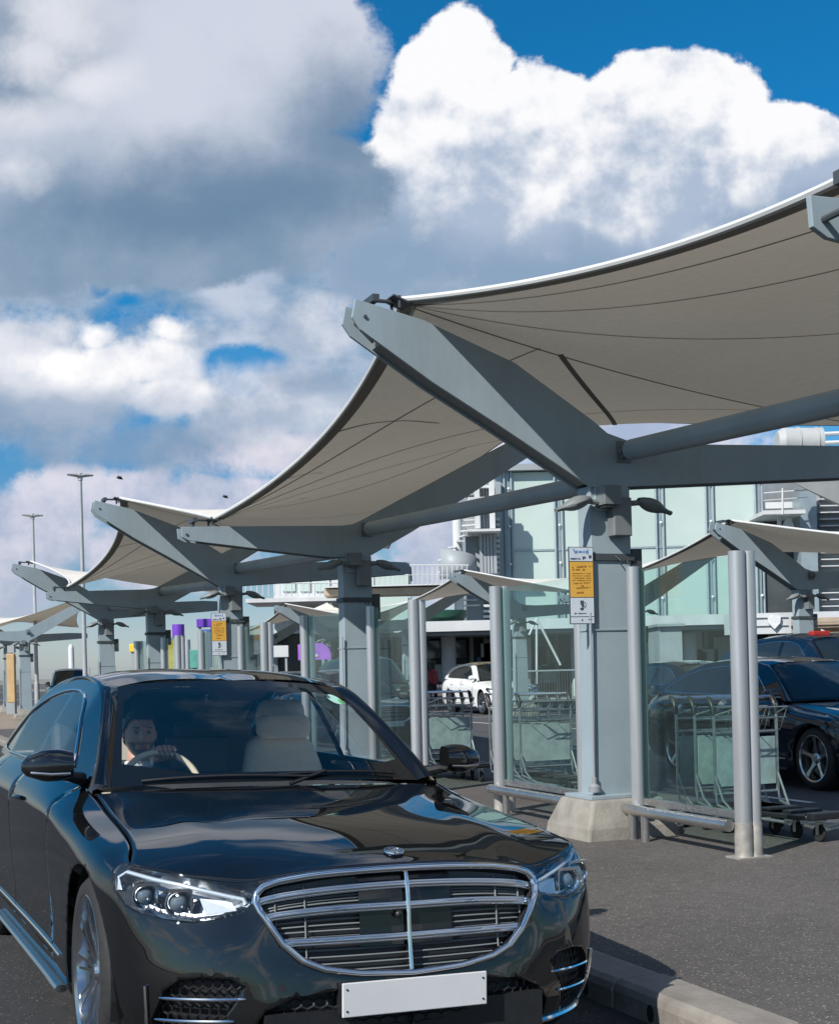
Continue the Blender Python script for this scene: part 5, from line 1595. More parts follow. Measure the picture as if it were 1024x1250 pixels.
# ------------------------------------------------------------------ signs on the pillars
def scribble(b, x0, x1, z, h, y, n, seed, slope=.0):
    rnd = random.Random(seed); x = x0
    while x < x1:
        w = rnd.uniform(.4, 1.5)*h
        if rnd.random() > .16:
            hh = h*rnd.uniform(.45, 1.)
            b.box((x+w/2, y, z+(x-x0)*slope), (min(w, x1-x), .0012, hh))
        x += w+h*.28
def pillar_sign(q, a, z, label, sc=1., plain_=False):
    e = empty('pillar_sign', W(q, a, z), BROW, label, 'sign', 'information signs on the canopy pillars')
    w, h = .215*sc, .60*sc
    b = MB(); b.box((0, .008, 0), (w, .014, h)); b.build('backing', 'clad_dark', e, bevel=.002)
    g = .004
    def panel(z0, z1, m, nm, x=0):
        b = MB(); b.box((0, -.0015, (z0+z1)/2*h), (w-.012, .004, (z1-z0)*h-.006)); return b.build(nm, m, e)
    panel(.31, .495, 'sign_white', 'header_panel'); panel(-.155, .31, 'sign_orange' if not plain_ else 'sign_white', 'notice_panel'); panel(-.405, -.155, 'sign_white', 'symbol_panel'); panel(-.495, -.405, 'sign_white', 'footer_panel')
    y = -.0042
    b = MB(); scribble(b, -.052, .055, .435*h, .030*sc, y, 6, 3)
    b.add([(-.075, y, .472*h), (-.062, y, .472*h), (-.045, y, .408*h), (-.056, y, .408*h)], [(0, 1, 2, 3)]); b.box((.060, y, .44*h), (.006, .0012, .045)); b.build('heading_letters', 'sign_blue', e)
    b = MB(); scribble(b, -.095, .05, .345*h, .014*sc, y, 6, 5); scribble(b, .01, .052, .362*h, .022*sc, y, 6, 6); b.lathe([(0, 0), (.011, 0), (.011, .001)], 16); 
    b.box((.078, y, .372*h), (.022, .0012, .024)); b.build('subheading_letters', 'sign_ink', e)
    b = MB()
    scribble(b, -.085, .085, .235*h, .017*sc, y, 6, 8, .06); scribble(b, -.08, .03, .205*h, .015*sc, y, 6, 12)
    for i, zz in enumerate((.155, .125, .095, .065)): scribble(b, -.08, .08, zz*h, .007*sc, y, 6, 20+i)
    for i, zz in enumerate((.025, -.035, -.095)): scribble(b, -.075+.012*i, .072-.01*i, zz*h, (.009, .017, .015)[i]*sc, y, 6, 30+i, .05)
    b.build('notice_letters', 'sign_brown', e)
    b = MB(); icon = b
    b.prism([(-.02, -.195*h), (.01, -.195*h), (.012, -.245*h), (-.016, -.25*h)], y-.0006, y+.0006, 'Y'); b.prism([(-.012, -.25*h), (.012, -.245*h), (.018, -.275*h), (-.004, -.285*h)], y-.0006, y+.0006, 'Y')
    b.prism([(-.022, -.29*h), (.008, -.285*h), (.012, -.31*h), (-.004, -.325*h), (-.02, -.315*h)], y-.0006, y+.0006, 'Y')
    b.path([(.014, y, -.215*h), (.030, y, -.235*h), (.030, y, -.27*h), (.018, y, -.295*h)], .003, 4, flat=.4)
    b.build('symbol', 'sign_ink', e); b = MB()
    scribble(b, -.072, .075, -.362*h, .013*sc, y, 6, 44); b.box((-.005, y, -.448*h), (.010, .0012, .016)); scribble(b, .045, .085, -.44*h, .008, y, 6, 47)
    b.build('caption_letters', 'sign_ink', e)
    return e
pillar_sign(5.195, 9.045, 2.085, 'orange and white notice sign on the left side of the nearest pillar')
pillar_sign(Q0-.23, 20.56, 2.10, 'narrow weathered sign on the third pillar, orange above and white below', 1.12, False)

# ------------------------------------------------------------------ luggage trolleys
def make_trolley():
    e = empty('luggage_trolley', (0, 0, 0), BROW)      # local: forward = -y, width along x
    w = .30
    b = MB()
    for s_ in (-1, 1):
        b.path([(s_*w, 0, 1.00), (s_*w, 0, .30), (s_*w, -.03, .22), (s_*w*.9, -.30, .16), (s_*w*.75, -.75, .15)], .0125, 8)
        b.path([(s_*w, 0, .45), (s_*w*1.0, -.10, .26), (s_*w*.9, -.18, .18)], .010, 8)
    b.path([(-w, 0, .30), (w, 0, .30)], .012, 8); b.path([(-w, 0, .78), (w, 0, .78)], .012, 8); b.path([(-w, 0, .885), (w, 0, .885)], .010, 8)
    b.path([(-w*.9, -.30, .16), (w*.9, -.30, .16)], .011, 8)
    b.build('frame', 'trolley_metal', e, smooth=True)
    b = MB(); b.box((0, -.004, .55), (.555, .008, .38)); b.build('advert_panel', 'trolley_panel', e)
    b = MB(); b.path([(-w, 0, .98), (-w, .04, 1.04), (-w+.02, .06, 1.055), (w-.02, .06, 1.055), (w, .04, 1.04), (w, 0, .98)], .012, 8); b.build('push_bar', 'chrome', e, smooth=True)
    for s_ in (-1, 1):
        b = MB(); b.path([(s_*w, .0, .92), (s_*w, .012, .985), (s_*w, .045, 1.045), (s_*w, .08, 1.06)], [.019, .025, .024, .016], 10)
        b.build('grip', 'black', e, smooth=True)
    b = MB(); b.path([(-w, 0, .92), (-w*.8, -.22, .98), (w*.8, -.22, .98), (w, 0, .92)], .008, 6)
    for k in range(4): x = -w*.8+k*w*1.6/3; b.path([(x, -.22, .98), (x*.95, -.14, .80), (x, 0, .79)], .004, 5)
    b.path([(-w*.8, -.20, .90), (w*.8, -.20, .90)], .005, 5); b.build('basket', 'trolley_metal', e, smooth=True)
    b = MB(); b.prism([(-.25, -.02), (.25, -.02), (.20, -.86), (.10, -.95), (-.10, -.95), (-.20, -.86)], .17, .205, 'Z'); b.box((0, -.93, .20), (.30, .10, .05)); b.build('deck', 'black', e, bevel=.008)
    for (x, y) in ((-.26, -.05), (.26, -.05), (0, -.86)):
        b = MB(); b.lathe([(.0, -.014), (.058, -.014), (.064, -.006), (.064, .006), (.058, .014), (0, .014)], 18, (x, y, .064), 'X'); wo_ = b.build('castor', 'rubber', e, smooth=True)
        f_ = MB()
        for s_ in (-1, 1): f_.box((x+s_*.021, y, .10), (.004, .035, .10))
        f_.box((x, y, .155), (.05, .05, .012)); f_.build('fork', 'satin', wo_)
    return e
M['trolley_metal'] = plain('scuffed_trolley_metal', (.36, .38, .38), .35, metal=.8, scale=9, var=.2)
M['trolley_panel'] = plain('scuffed_pale_panel', (.33, .39, .39), .45, scale=7, var=.25)
tro = make_trolley(); tro.location = W(6.50, 8.78, PAVE)
G_TR = 'luggage trolleys nested behind the glass screens'
tag(tro, 'front luggage trolley of the nested row beside the nearest double post', 'trolley', G_TR)
def trol(q, a, lab):
    c_ = copy_tree(tro); c_.location = W(q, a, PAVE); tag(c_, lab, 'trolley', G_TR)
for i, nm in enumerate(('second', 'third')): trol(6.50, 8.78+.26*(i+1), nm+' luggage trolley back in the nested row behind the right glass screen')
for i, nm in enumerate(('front', 'second', 'third', 'last')): trol(6.62, 12.35+.24*i, nm+' luggage trolley of the row seen through glass left of the sign pillar')
for i, nm in enumerate(('front', 'second', 'last')): trol(6.75, 15.1+.26*i, nm+' luggage trolley of the small row between the white taxi and the black car')

# ------------------------------------------------------------------ other vehicles
def at(px, py, Y):
    """a point at depth Y seen in that direction"""
    h_ = 817.5-.0253*(px-512)
    return Vector(((px-512+.0253*(817.5-py))/F*Y, Y, CAMH+(h_-py)/F*Y))
def warp(sx, sy, sz, zoff=0., belt=None):
    def f(p):
        z = p[2]*sz+zoff*max(0., min(1., (p[2]-.95)/.45))
        return (p[0]*sx, p[1]*sy, z)
    return f
ecl = make_car('saloon_car', 'navy blue saloon parked behind the nearest double post, facing right', 'car', 'navy_paint', warp=warp(.94, .965, .985), detail=False, rimstyle='five', plate='plate')
place_car(ecl, 5.19, 15.26, .33)
b = MB(); b.box((-1.0, -.0, 1.0), (.02, .02, .02))
cab = make_car('black_cab', 'tall dark london style cab with a red roof light, behind the navy saloon', 'cab', 'navy_paint', warp=warp(.93, .96, 1.16, .12), detail=False, hatch=True, rimstyle='five')
place_car(cab, 7.2, 20.3, .36)
b = MB(); b.box((-1.55, -.15, 1.885), (.14, .34, .085)); b.build('roof_light', 'red_lens', cab, bevel=.02)
leaf = make_car('white_taxi', 'small white taxi with a yellow roof, parked across the road', 'car', 'white_paint', warp=warp(.87, .98, 1.06, .03), detail=False, hatch=True, rimstyle='five', roofmat='yellow_paint')
place_car(leaf, 2.75, 42.3, .34)
b = MB(); b.box((-1.72, 0, 1.60), (.16, .9, .06)); b.box((-1.72, 0, 1.565), (1.3, .03, .02)); b.build('roof_bar', 'black', leaf)
dk = make_car('people_carrier', 'dark green people carrier seen through the glass beside the second pillar', 'car', 'green_paint', warp=warp(.9, .95, 1.12, .14), detail=False, hatch=True, rimstyle='five')
place_car(dk, -.75, 33.6, .42)
def copy_car(src, x, y, yaw, label, paint, name):
    c_ = copy_tree(src); c_.name = name; place_car(c_, x, y, yaw); tag(c_, label, 'car')
    def rep(o):
        for ch in o.children:
            if ch.type == 'MESH':
                for i, s_ in enumerate(ch.material_slots):
                    if s_.material and s_.material.name.endswith('car_paint') and paint:
                        s_.link = 'OBJECT'; s_.material = M[paint]
            rep(ch)
    rep(c_); return c_
copy_car(ecl, -.9, 27.0, .40, 'grey saloon low behind the glass, nose just right of the black car roof', 'grey_paint', 'parked_car')
copy_car(dk, -13.4, 51.5, .30, 'dark green car by the lamp post at the far left', 'green_paint', 'parked_car')
copy_car(ecl, -4.9, 43.0, .42, 'dark saloon below the purple panel across the road', 'black_paint', 'parked_car')
copy_car(ecl, -3.4, 42.0, .42, 'grey saloon partly behind the second pillar, next to the purple panel', 'grey_paint', 'parked_car')
copy_car(dk, 10.6, 29.5, .36, 'people carrier parked beyond the cab at the right', 'grey_paint', 'parked_car')
copy_car(ecl, 6.2, 26.0, .36, 'dark saloon seen through the right glass screen behind the navy saloon', 'black_paint', 'parked_car')

# ------------------------------------------------------------------ lamp posts
def lamp(x, y, h, label):
    e = empty('lamp_post', (x, y, PAVE), BROW, label, 'lamp post', 'tall lamp posts at the left')
    b = MB(); b.path([(0, 0, 0), (0, 0, 1.2), (0, 0, 1.22), (0, 0, h)], [.10, .10, .075, .055], 14); b.build('pole', 'lamp_grey', e, smooth=True)
    b = MB()
    for s_ in (-1, 1): b.path([(s_*.02, 0, h-.04), (s_*.16, 0, h-.01), (s_*.40, 0, h)], [.06, .055, .03], 10, flat=2.2)
    b.tube((0, 0, h-.18), (0, 0, h+.05), .075, 12); b.build('lamp_head', 'lamp_grey', e, smooth=True); return e
lamp(at(46, 872, 52).x, 52, 7.75, 'shorter lamp post at the far left edge, standing on the beige pavement')
lamp(at(105, 860, 42).x, 42, 7.75, 'taller lamp post right of the first, rising behind the black car')
o = MB(); o.tube((0, 0, 0), (0, 0, 3.2), .16, 12); o.lathe([(.16, 3.2), (.10, 3.35), (0, 3.4)], 12); o = o.build('flag_pole', 'white_enamel', smooth=True); o.location = at(88, 835, 75).xy.to_3d(); tag(o, 'short white mast in the distance between the two lamp posts', 'mast')
# ------------------------------------------------------------------ fence at the far left
e = empty('mesh_fence', (at(110, 840, 85).x, 85, 0), .1, 'thin grey wire fence on the skyline at the far left', 'fence')
b = MB()
for k in range(28): b.tube((-16+k*1.6, 0, 0), (-16+k*1.6, 0, 2.1), .03, 6)
b.build('post', 'clad_grey', e)['kind'] = 'stuff'
b = MB()
for zz in (.2, .7, 1.2, 1.7, 2.05): b.tube((-16, 0, zz), (27, 0, zz), .014, 4)
b.build('rail', 'clad_grey', e)['kind'] = 'stuff'
# ------------------------------------------------------------------ birds
for px_, py_, s_, lab in ((146, 584, 1., 'small dark bird high beside the taller lamp post'), (275, 607, .9, 'small bird flying just left of the beige canopy edge')):
    b = MB(); c_ = at(px_, py_, 60)
    b.path([(-.16, 0, 0), (-.05, 0, .01), (.10, 0, .02), (.17, 0, .0)], [.012, .05, .045, .01], 8)
    for sg in (-1, 1): b.add([(-.04, 0, .02), (.08, 0, .02), (.02, sg*.20, .12), (-.06, sg*.36, .05), (-.08, sg*.18, .08)], [(0, 1, 2, 4), (4, 2, 3)])
    o = b.build('bird', 'cloth_dark', smooth=True); o.location = c_; o.rotation_euler = (.2, .2, .6); o.scale = (s_,)*3; tag(o, lab, 'bird')

# ------------------------------------------------------------------ people across the road
def person(x, y, z, rz, label, top, legs, h=1.72):
    e = empty('person', (x, y, z), rz, label, 'person')
    me = bpy.data.meshes.new('body'); k = h/1.72
    J = [(0, 0, .95), (0, 0, 1.15), (0, 0, 1.40), (.01, 0, 1.50), (.02, 0, 1.60), (.02, 0, 1.70),
         (0, .17, 1.40), (.02, .23, 1.14), (.12, .20, .95), (0, -.17, 1.40), (-.02, -.23, 1.14), (.06, -.22, .92),
         (0, .09, .90), (.06, .10, .50), (.02, .10, .07), (.14, .11, .04), (0, -.09, .90), (-.04, -.10, .50), (-.14, -.10, .08), (-.02, -.11, .04)]
    E_ = [(0, 1), (1, 2), (2, 3), (3, 4), (4, 5), (2, 6), (6, 7), (7, 8), (2, 9), (9, 10), (10, 11), (0, 12), (12, 13), (13, 14), (14, 15), (0, 16), (16, 17), (17, 18), (18, 19)]
    Rr = [.15, .14, .16, .06, .095, .07, .07, .05, .035, .07, .05, .035, .10, .07, .045, .04, .10, .07, .045, .04]
    me.from_pydata([tuple(c*k for c in j) for j in J], E_, [])
    o = bpy.data.objects.new('body', me); COL.objects.link(o); o.parent = e
    md = o.modifiers.new('s', 'SKIN'); 
    for i, sv in enumerate(me.skin_vertices[0].data): sv.radius = (Rr[i]*k, Rr[i]*k*1.05); sv.use_root = (i == 0)
    o.modifiers.new('ss', 'SUBSURF').render_levels = 1
    me.materials.append(M[legs])
    b = MB(); b.lathe([(.10, .90), (.185, .95), (.175, 1.15), (.20, 1.38), (.08, 1.47), (.06, 1.47)], 16); b.xf(Matrix.Scale(k, 4))
    for sg in (-1, 1): b.path([(0, sg*.17*k, 1.41*k), (.02, sg*.235*k, 1.14*k), (.09, sg*.21*k, 1.0*k)], [.075, .062, .05], 8)
    b.build('jacket', top, e, smooth=True)
    b = MB(); b.ball((.01, 0, 1.675*k), .108*k, 12, 8, (1, .9, 1.0)); b.build('hair', 'hair', e, smooth=True)
    return e
person(at(528, 830, 47.5).x, 47.5, .0, -.6, 'person with dark hair and a red top standing left of the white taxi', 'cloth_red', 'cloth_dark')
# ------------------------------------------------------------------ terminal buildings (built facing the forecourt)
def fbox(b, px0, px1, py0, py1, Y, dep):
    """box whose front face spans those directions at depth Y and reaches `dep` metres back"""
    A = at(px0, py1, Y); B = at(px1, py0, Y)
    b.box(((A.x+B.x)/2, Y+dep/2, (A.z+B.z)/2), (abs(B.x-A.x), dep, abs(B.z-A.z))); return b
def X_at(px, Y): return (px-512)/F*Y
def Z_at(px, py, Y): return at(px, py, Y).z
# main green glass hall
YB = 62.
e = empty('terminal_building', (0, 0, 0), 0, 'large terminal hall of pale green glass panels behind the sign pillar', 'building')
x0, x1 = X_at(611, YB), X_at(934, YB); zt = Z_at(650, 573, YB)
b = MB(); b.box(((x0+x1)/2, YB+9, zt/2), (x1-x0-.3, 17.5, zt-.4)); b.build('wall', 'clad_grey', e)
b = MB(); b.box(((x0+x1)/2, YB+9, zt+.05), (x1-x0+.6, 19, .28)); b.build('roof', 'clad_grey', e)
cols = [613, 625, 686, 748, 809, 870, 930]
zs = [3.0, 5.2, 6.95, zt-.15] 
zs = [0.3, 3.2, Z_at(650, 672, YB), zt-.1]
for i in range(1, 6):
    for j in range(3):
        xa, xb = X_at(cols[i], YB)+.10, X_at(cols[i+1], YB)-.10
        if j == 2 or True:
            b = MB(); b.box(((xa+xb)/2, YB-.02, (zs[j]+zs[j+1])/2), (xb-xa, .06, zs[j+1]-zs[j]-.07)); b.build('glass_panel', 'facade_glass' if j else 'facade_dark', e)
for c_ in cols[1:]:
    x = X_at(c_, YB); b = MB()
    for dx in (-.16, .16): b.tube((x+dx, YB-.14, 0), (x+dx, YB-.14, zt), .055, 8)
    b.box((x, YB-.03, zt/2), (.16, .05, zt)); fr = b.build('mullion', 'facade_frame', e)
    for zz in [zt-.9-1.75*k for k in range(6)]: MB().ball((x+.03, YB-.24, zz), .07, 8, 6).build('fixing', 'white_enamel', fr, smooth=True)
b = MB(); b.box((X_at(617, YB), YB+2, zt/2), (.55, 4, zt)); b.build('corner_column', 'facade_frame', e)
b = MB()
for zz in zs[1:3]: b.box(((x0+x1)/2, YB-.06, zz), (x1-x0, .06, .09))
b.build('transom', 'facade_frame', e)
# lower storey: deck slab, dark shopfronts
e = empty('terminal_arcade', (0, 0, 0), 0, 'dark glazed arcade under a grey concrete deck, behind the taxis', 'building')
YA = 58.
b = MB(); fbox(b, 300, 1090, 812, 775, YA+3, 1); b.build('shopfront', 'clad_dark', e)
b = MB(); fbox(b, 395, 1090, 762, 774, YA-2, 8); b.build('deck_slab', 'clad_grey', e)
b = MB(); fbox(b, 395, 1090, 757, 762, YA-2.3, .3); b.build('deck_edge', 'clad', e)
b = MB()
for px_ in range(420, 1080, 26): b.box((X_at(px_, YA+2.6), YA+2.6, 1.5), (.18, .18, 3.2))
st = b.build('shop_mullion', 'clad_grey', e)
for px_ in (442, 548, 640, 706, 842, 905, 1010):
    b = MB(); b.tube((X_at(px_, YA), YA, 0), (X_at(px_, YA), YA, Z_at(px_, 772, YA-1)), .32, 14); b.build('column', 'clad', e, smooth=True)
rnd = random.Random(5)
for k in range(34):
    px_ = rnd.uniform(430, 1060); w_ = rnd.uniform(.5, 1.9); h_ = rnd.uniform(.5, 2.0); z_ = rnd.uniform(.9, 2.4)
    b = MB(); b.box((X_at(px_, YA+2.4), YA+2.4, z_), (w_, .12, h_)); b.build('window', rnd.choice(['facade_glass', 'clad', 'clad_grey', 'darkglass', 'darkglass', 'teal', 'blue']), e)
b = MB(); fbox(b, 300, 1090, 822, 812, YA+3.2, .6); b.build('plinth_wall', 'clad_grey', e)
# railing along the far pavement
e = empty('railing', (0, 0, 0), 0, 'low dark railing along the far pavement behind the trolleys', 'railing')
YR = 52
b = MB(); xa, xb = X_at(600, YR), X_at(800, YR)
for k in range(64): x = xa+(xb-xa)*k/63; b.box((x, YR, .72), (.03, .03, 1.15))
pr = b.build('bar', 'clad_dark', e); pr['kind'] = 'stuff'
b = MB(); b.box(((xa+xb)/2, YR, 1.30), (xb-xa, .06, .06)); b.box(((xa+xb)/2, YR, .2), (xb-xa, .05, .05)); b.build('handrail', 'clad_grey', e)
# braced mast frame seen through the glass
e = empty('bracing_frame', (0, 0, 0), 0, 'thin white braced frame seen through the glass left of the sign pillar', 'frame')
b = MB(); Y_ = 54
for p_, q_ in (((628, 815), (655, 755)), ((684, 812), (655, 755)), ((655, 835), (655, 755))): b.tube(at(*p_, Y_), at(*q_, Y_), .05, 6)
b.build('brace', 'clad', e)
# stair tower and walkway to the left of the hall
e = empty('stair_tower', (0, 0, 0), 0, 'white louvred stair tower with a curved balustrade left of the glass hall', 'tower')
YT = 60.
b = MB(); fbox(b, 572, 611, 588, 812, YT+1.5, 5); b.build('core', 'clad_grey', e)
b = MB()
for k in range(26): fbox(b, 590, 610, 632+k*6.6, 635.5+k*6.6, YT+.9, .5)
b.build('louvre', 'clad', e)
b = MB(); fbox(b, 570, 611, 645, 649, YT-.8, 2.6); fbox(b, 566, 600, 592, 596, YT-.3, 1.6); fbox(b, 571, 606, 606, 612, YT-.6, 2.); fbox(b, 580, 585, 596, 645, YT-.4, .3); fbox(b, 598, 603, 585, 645, YT-.4, .3); b.build('landing', 'clad', e)
b = MB()
c_ = at(560, 700, YT)
zb0, zt0, zt1 = Z_at(560, 706, YT), Z_at(560, 668, YT), Z_at(560, 682, YT)
for k in range(26):
    t0 = k/26; t1 = (k+1)/26; th = PI*.95+PI*1.1*t0; th2 = PI*.95+PI*1.1*t1; r_ = .82
    za = zt0+(zt1-zt0)*t0**1.5; zb = zt0+(zt1-zt0)*t1**1.5
    b.add([(c_.x+r_*math.cos(th), YT+.6+r_*math.sin(th), zb0), (c_.x+r_*math.cos(th2), YT+.6+r_*math.sin(th2), zb0), (c_.x+r_*math.cos(th2), YT+.6+r_*math.sin(th2), zb), (c_.x+r_*math.cos(th), YT+.6+r_*math.sin(th), za)], [(0, 1, 2, 3)])
b.build('balustrade', 'clad_grey', e, solid=.06, smooth=True, sharp=60)
b = MB(); b.tube((c_.x, YT+.8, 3), (c_.x, YT+.8, Z_at(566, 628, YT)), .22, 12)
for k in range(16):
    th = k*.42; zz = 4.3+k*.26; b.prism([(c_.x, YT+.8), (c_.x+.95*math.cos(th), YT+.8+.95*math.sin(th)), (c_.x+.95*math.cos(th+.4), YT+.8+.95*math.sin(th+.4))], zz, zz+.06, 'Z')
b.build('spiral_steps', 'clad', e)
b = MB()
for k in range(5): fbox(b, 586+k*4, 588+k*4, 590, 700, YT+.2, .15)
b.build('cladding_rib', 'clad_grey', e)
e = empty('walkway', (0, 0, 0), 0, 'raised white walkway with a thin railing between the pillars and the stair tower', 'walkway')
b = MB(); fbox(b, 395, 572, 713, 716, YT-1, 3); b.build('deck', 'clad', e)
b = MB(); fbox(b, 395, 545, 716, 727, YT-.6, 2.4); b.build('soffit', 'tan', e)
b = MB()
for k in range(30): px_ = 396+k*6; b.tube(at(px_, 713, YT-1), at(px_, 690, YT-1), .022, 5)
b.build('baluster', 'clad', e)['kind'] = 'stuff'
b = MB(); b.tube(at(396, 690, YT-1), at(572, 690, YT-1), .03, 6); b.tube(at(396, 702, YT-1), at(572, 702, YT-1), .015, 5); b.build('handrail', 'clad', e)
# second hall to the left with green glazing
e = empty('office_building', (0, 0, 0), 0, 'lower office block with green glazing and white cladding left of the stair tower', 'building')
YC = 78.
b = MB(); fbox(b, 336, 500, 694, 800, YC, 12); b.build('wall', 'clad', e)
b = MB(); fbox(b, 455, 502, 690, 693, YC-.3, 13); fbox(b, 334, 412, 692, 694, YC-.3, 13); b.build('roof', 'clad_grey', e)
for a_, c_, p_, q_ in ((418, 456, 696, 726), (458, 498, 696, 726), (366, 378, 697, 722), (385, 402, 697, 722), (345, 360, 700, 722), (458, 498, 728, 760), (418, 456, 728, 760)):
    b = MB(); fbox(b, a_, c_, p_, q_, YC-.12, .2); b.build('window', 'facade_glass', e)
b = MB()
for k in range(18): px_ = 300+k*7; b.tube(at(px_, 728, YC-5), at(px_, 712, YC-5), .03, 5)
b.tube(at(300, 712, YC-5), at(420, 712, YC-5), .03, 5); b.build('roof_railing', 'clad', e)
b = MB(); fbox(b, 300, 420, 728, 736, YC-5, 5); b.build('terrace', 'clad', e)
o = MB(); c_ = at(542, 752, 57); o.lathe([(0, -.3), (.8, -.25), (1.0, 0), (1.0, .22), (0, .25)], 28, tuple(c_)); o = o.build('drum_canopy', 'green_roof', smooth=True, sharp=50); tag(o, 'dark green drum shaped roof above and left of the white taxi', 'roof')
# plant on the right
e = empty('service_building', (0, 0, 0), 0, 'grey service block with dark louvres and a white duct at the right edge', 'building')
YS = 60.
b = MB(); fbox(b, 996, 1130, 545, 812, YS+1, 10); b.build('wall', 'clad_grey', e)
b = MB()
for k in range(30): fbox(b, 1001, 1130, 556+k*8.2, 560.5+k*8.2, YS+.5, .6)
b.build('louvre', 'clad', e)
b = MB(); fbox(b, 981, 996, 600, 812, YS+.2, 1.2); b.build('corner_column', 'facade_frame', e)
b = MB(); c0 = at(955, 540, YS-3); c1 = at(1000, 540, YS-3); b.tube(tuple(c0), tuple(c1), .62, 24); b.tube(tuple(at(948, 540, YS-3)), tuple(c0), .45, 24, .62)
for px_ in (972, 994, 1000): b.tube(tuple(at(px_, 540, YS-3)), tuple(at(px_+1.5, 540, YS-3)), .66, 24)
b.build('duct', 'membrane', e, smooth=True, sharp=40)
b = MB()
for yy in (530, 541, 549): b.tube(tuple(at(1000, yy, YS-2)), tuple(at(1120, yy-6, YS-2)), .09, 8)
b.build('pipe', 'clad', e, smooth=True)
b = MB(); A_, B_, C_, D_ = at(957, 584, YS-5), at(1110, 575, YS-5), at(1110, 655, YS-4), at(1012, 612, YS-4.5); b.add([tuple(A_), tuple(B_), tuple(C_), tuple(D_)], [(0, 1, 2, 3)]); b.build('wind_sheet', 'membrane', e, solid=.05)
b = MB(); fbox(b, 932, 983, 622, 628, YS-1, 4); fbox(b, 932, 983, 612, 621, YS+2, .3); b.build('ledge', 'clad', e)
b = MB(); b.tube(tuple(at(955, 628, YS-1)), tuple(at(955, 596, YS-1)), .045, 6); b.tube(tuple(at(932, 602, YS-1)), tuple(at(985, 598, YS-1)), .03, 6); b.tube(tuple(at(932, 611, YS-1)), tuple(at(985, 607, YS-1)), .02, 6); b.build('ledge_rail', 'clad', e)
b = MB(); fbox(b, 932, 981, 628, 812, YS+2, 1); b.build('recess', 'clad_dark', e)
b = MB(); b.tube(tuple(at(951, 655, YS)), tuple(at(951, 626, YS)), .10, 8); b.prism([(X_at(955, YS), Z_at(955, 655, YS)), (X_at(978, YS), Z_at(978, 655, YS)), (X_at(967, YS), Z_at(967, 626, YS))], YS, YS+.2, 'Y'); b.build('strut', 'clad', e)
e = empty('entrance_wall', (0, 0, 0), 0, 'white slatted wall panels and stairs at the right edge above the cab', 'wall')
Yw = 50.
b = MB(); fbox(b, 890, 965, 748, 775, Yw, .8); b.build('panel', 'clad', e)
b = MB(); fbox(b, 890, 962, 753, 755.5, Yw-.06, .08); fbox(b, 890, 962, 763, 765.5, Yw-.06, .08); b.build('groove', 'clad_grey', e)
sh_ = at(945, 759, Yw-.15); b = MB(); b.prism([(sh_.x-.24, sh_.z+.20), (sh_.x, sh_.z+.27), (sh_.x+.24, sh_.z+.20), (sh_.x+.22, sh_.z-.05), (sh_.x, sh_.z-.28), (sh_.x-.22, sh_.z-.05)], Yw-.16, Yw-.08, 'Y'); b.build('shield', 'white_enamel', e)
b = MB()
for k in range(9): fbox(b, 966, 1080, 757+k*6.5, 760.5+k*6.5, Yw+1.0+k*-.12, .5)
fbox(b, 966, 1080, 752, 815, Yw+1.6, .5)
b.build('slat', 'tan', e)
b = MB(); 
for k in range(14):
    t = k/13; A_ = at(1002+90*t, 768+34*math.sin(t*1.2), Yw-.6-.0*t); B_ = at(1002+90*(t+1/13), 768+34*math.sin((t+1/13)*1.2), Yw-.6)
    b.add([tuple(A_), tuple(B_), (B_.x, B_.y, B_.z-1.0), (A_.x, A_.y, A_.z-1.0)], [(0, 1, 2, 3)])
b.build('balustrade', 'clad', e, solid=.08)
b = MB(); fbox(b, 806, 832, 765, 815, 49, 2.5); fbox(b, 802, 836, 761, 765, 48.8, 3); o = b.build('kiosk', 'clad_grey', None); tag(o, 'small white kiosk seen through the right glass screen', 'kiosk')
# ------------------------------------------------------------------ coloured panels and kiosks around the far pavement
def board(px0, px1, py0, py1, Y, m, name, label, cat, foot=True, strip=None):
    e = empty(name, (0, 0, 0), 0, label, cat)
    b = MB(); fbox(b, px0, px1, py0, py1, Y, .22); b.build('panel', m, e, bevel=.02)
    A_ = at(px0, py1, Y); B_ = at(px1, py1, Y)
    if foot:
        b = MB()
        for x in (A_.x+.1, B_.x-.1): b.box((x, Y+.11, A_.z/2), (.09, .09, A_.z))
        b.build('leg', 'clad_grey', e)
    if strip:
        b = MB(); fbox(b, strip[0], strip[1], strip[2], strip[3], Y-.03, .04); b.build('lettering', 'white_enamel', e)
    return e
e = empty('advert_board', (0, 0, 0), 0, 'purple rounded advertising board with a white strip, between the third and second pillars', 'board')
Yp = 52; A_ = at(364, 806, Yp); B_ = at(402, 786, Yp)
b = MB(); n_ = 10
pts = [(A_.x, A_.z), (B_.x+.05, A_.z)]+[(B_.x-.45+.5*math.cos(t), B_.z-.45+.5*math.sin(t)) for t in [k*PI/2/6 for k in range(7)]]+[(A_.x, B_.z)]
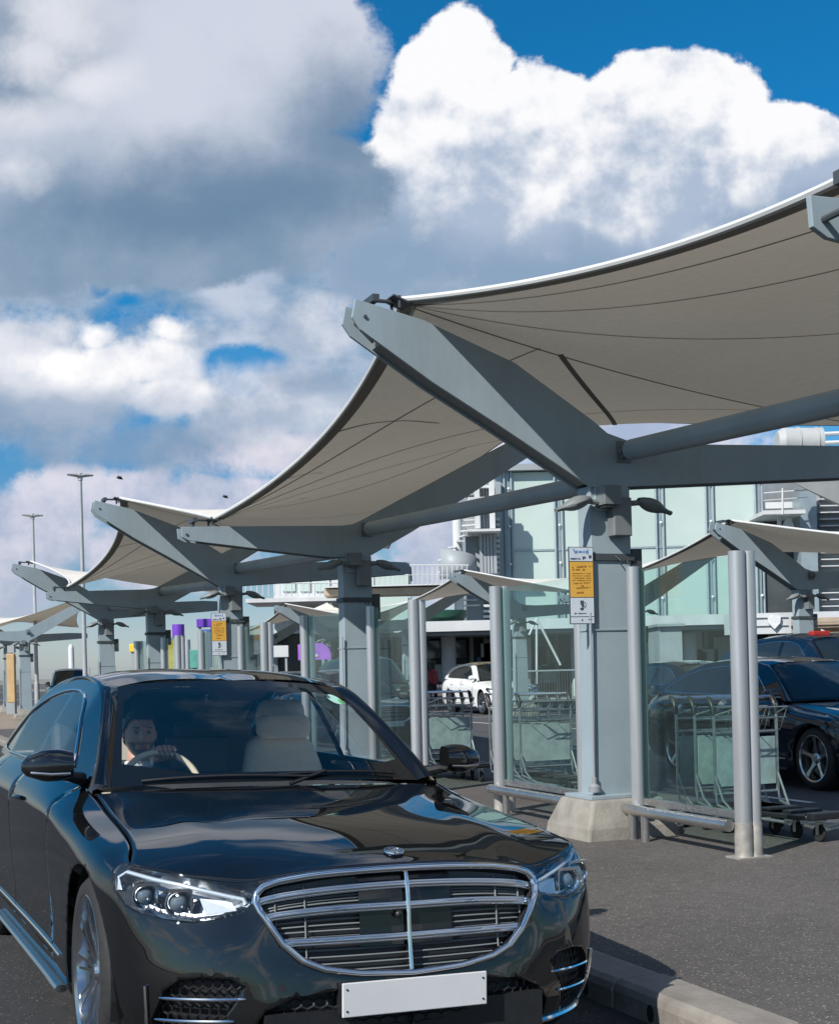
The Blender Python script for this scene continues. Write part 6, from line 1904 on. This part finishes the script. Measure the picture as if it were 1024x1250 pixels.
b.prism(pts, Yp, Yp+.25, 'Y'); b.build('panel', 'violet', e)
b = MB(); fbox(b, 374, 388, 799, 802, Yp-.03, .04); b.build('lettering', 'white_enamel', e)
b = MB(); b.box((A_.x+.15, Yp+.12, A_.z/2), (.1, .1, A_.z)); b.box((B_.x-.15, Yp+.12, A_.z/2), (.1, .1, A_.z)); b.build('leg', 'clad_dark', e)
board(322, 352, 788, 803, 54, 'clad', 'white_board', 'white board with a ragged lower edge left of the purple panel', 'board')
board(203, 214, 782, 818, 44, 'yellow', 'yellow_board', 'bright yellow panel right of the fourth pillar', 'machine')  # a plain upright yellow panel, its use not known
board(158, 168, 786, 796, 47, 'yellow', 'yellow_box', 'small yellow box left of the fourth pillar', 'box')
board(247, 257, 768, 815, 40, 'blue', 'blue_board', 'tall blue board just left of the third pillar', 'board')
board(232, 242, 793, 816, 43, 'teal', 'teal_kiosk', 'teal kiosk window framed in white, between the yellow and blue panels', 'kiosk')
board(240, 262, 755, 766, 46, 'purple', 'purple_board', 'purple strip above the tall blue board', 'board')
for px_, lab in ((219, 'round white totem with a purple top right of the yellow panel'), (227, 'second round white totem beside the purple topped one')):
    e = empty('totem', (X_at(px_, 43.5), 43.5, PAVE), 0, lab, 'totem')
    zt_ = Z_at(px_, 778 if px_ == 219 else 781, 43.5)-PAVE
    b = MB(); b.tube((0, 0, 0), (0, 0, zt_), .17, 16); b.build('column', 'clad', e, smooth=True)
    if px_ == 219: b = MB(); b.tube((0, 0, zt_), (0, 0, zt_+.42), .20, 16); b.build('cap', 'purple', e, smooth=True)
# tall narrow panels on the far left pillars
for px_, m_, lab in ((13, 'amber', 'narrow amber panel on the far left pillars'),):
    e = board(px_-4, px_+4, 798, 858, 44, m_, 'notice_board', lab, 'board', foot=False)
    b = MB(); fbox(b, px_-5, px_+5, 858, 872, 44, .25); b.build('base', 'clad_grey', e); b = MB(); fbox(b, px_-4, px_+4, 788, 797, 44.05, .2); b.build('header', 'clad_grey', e)
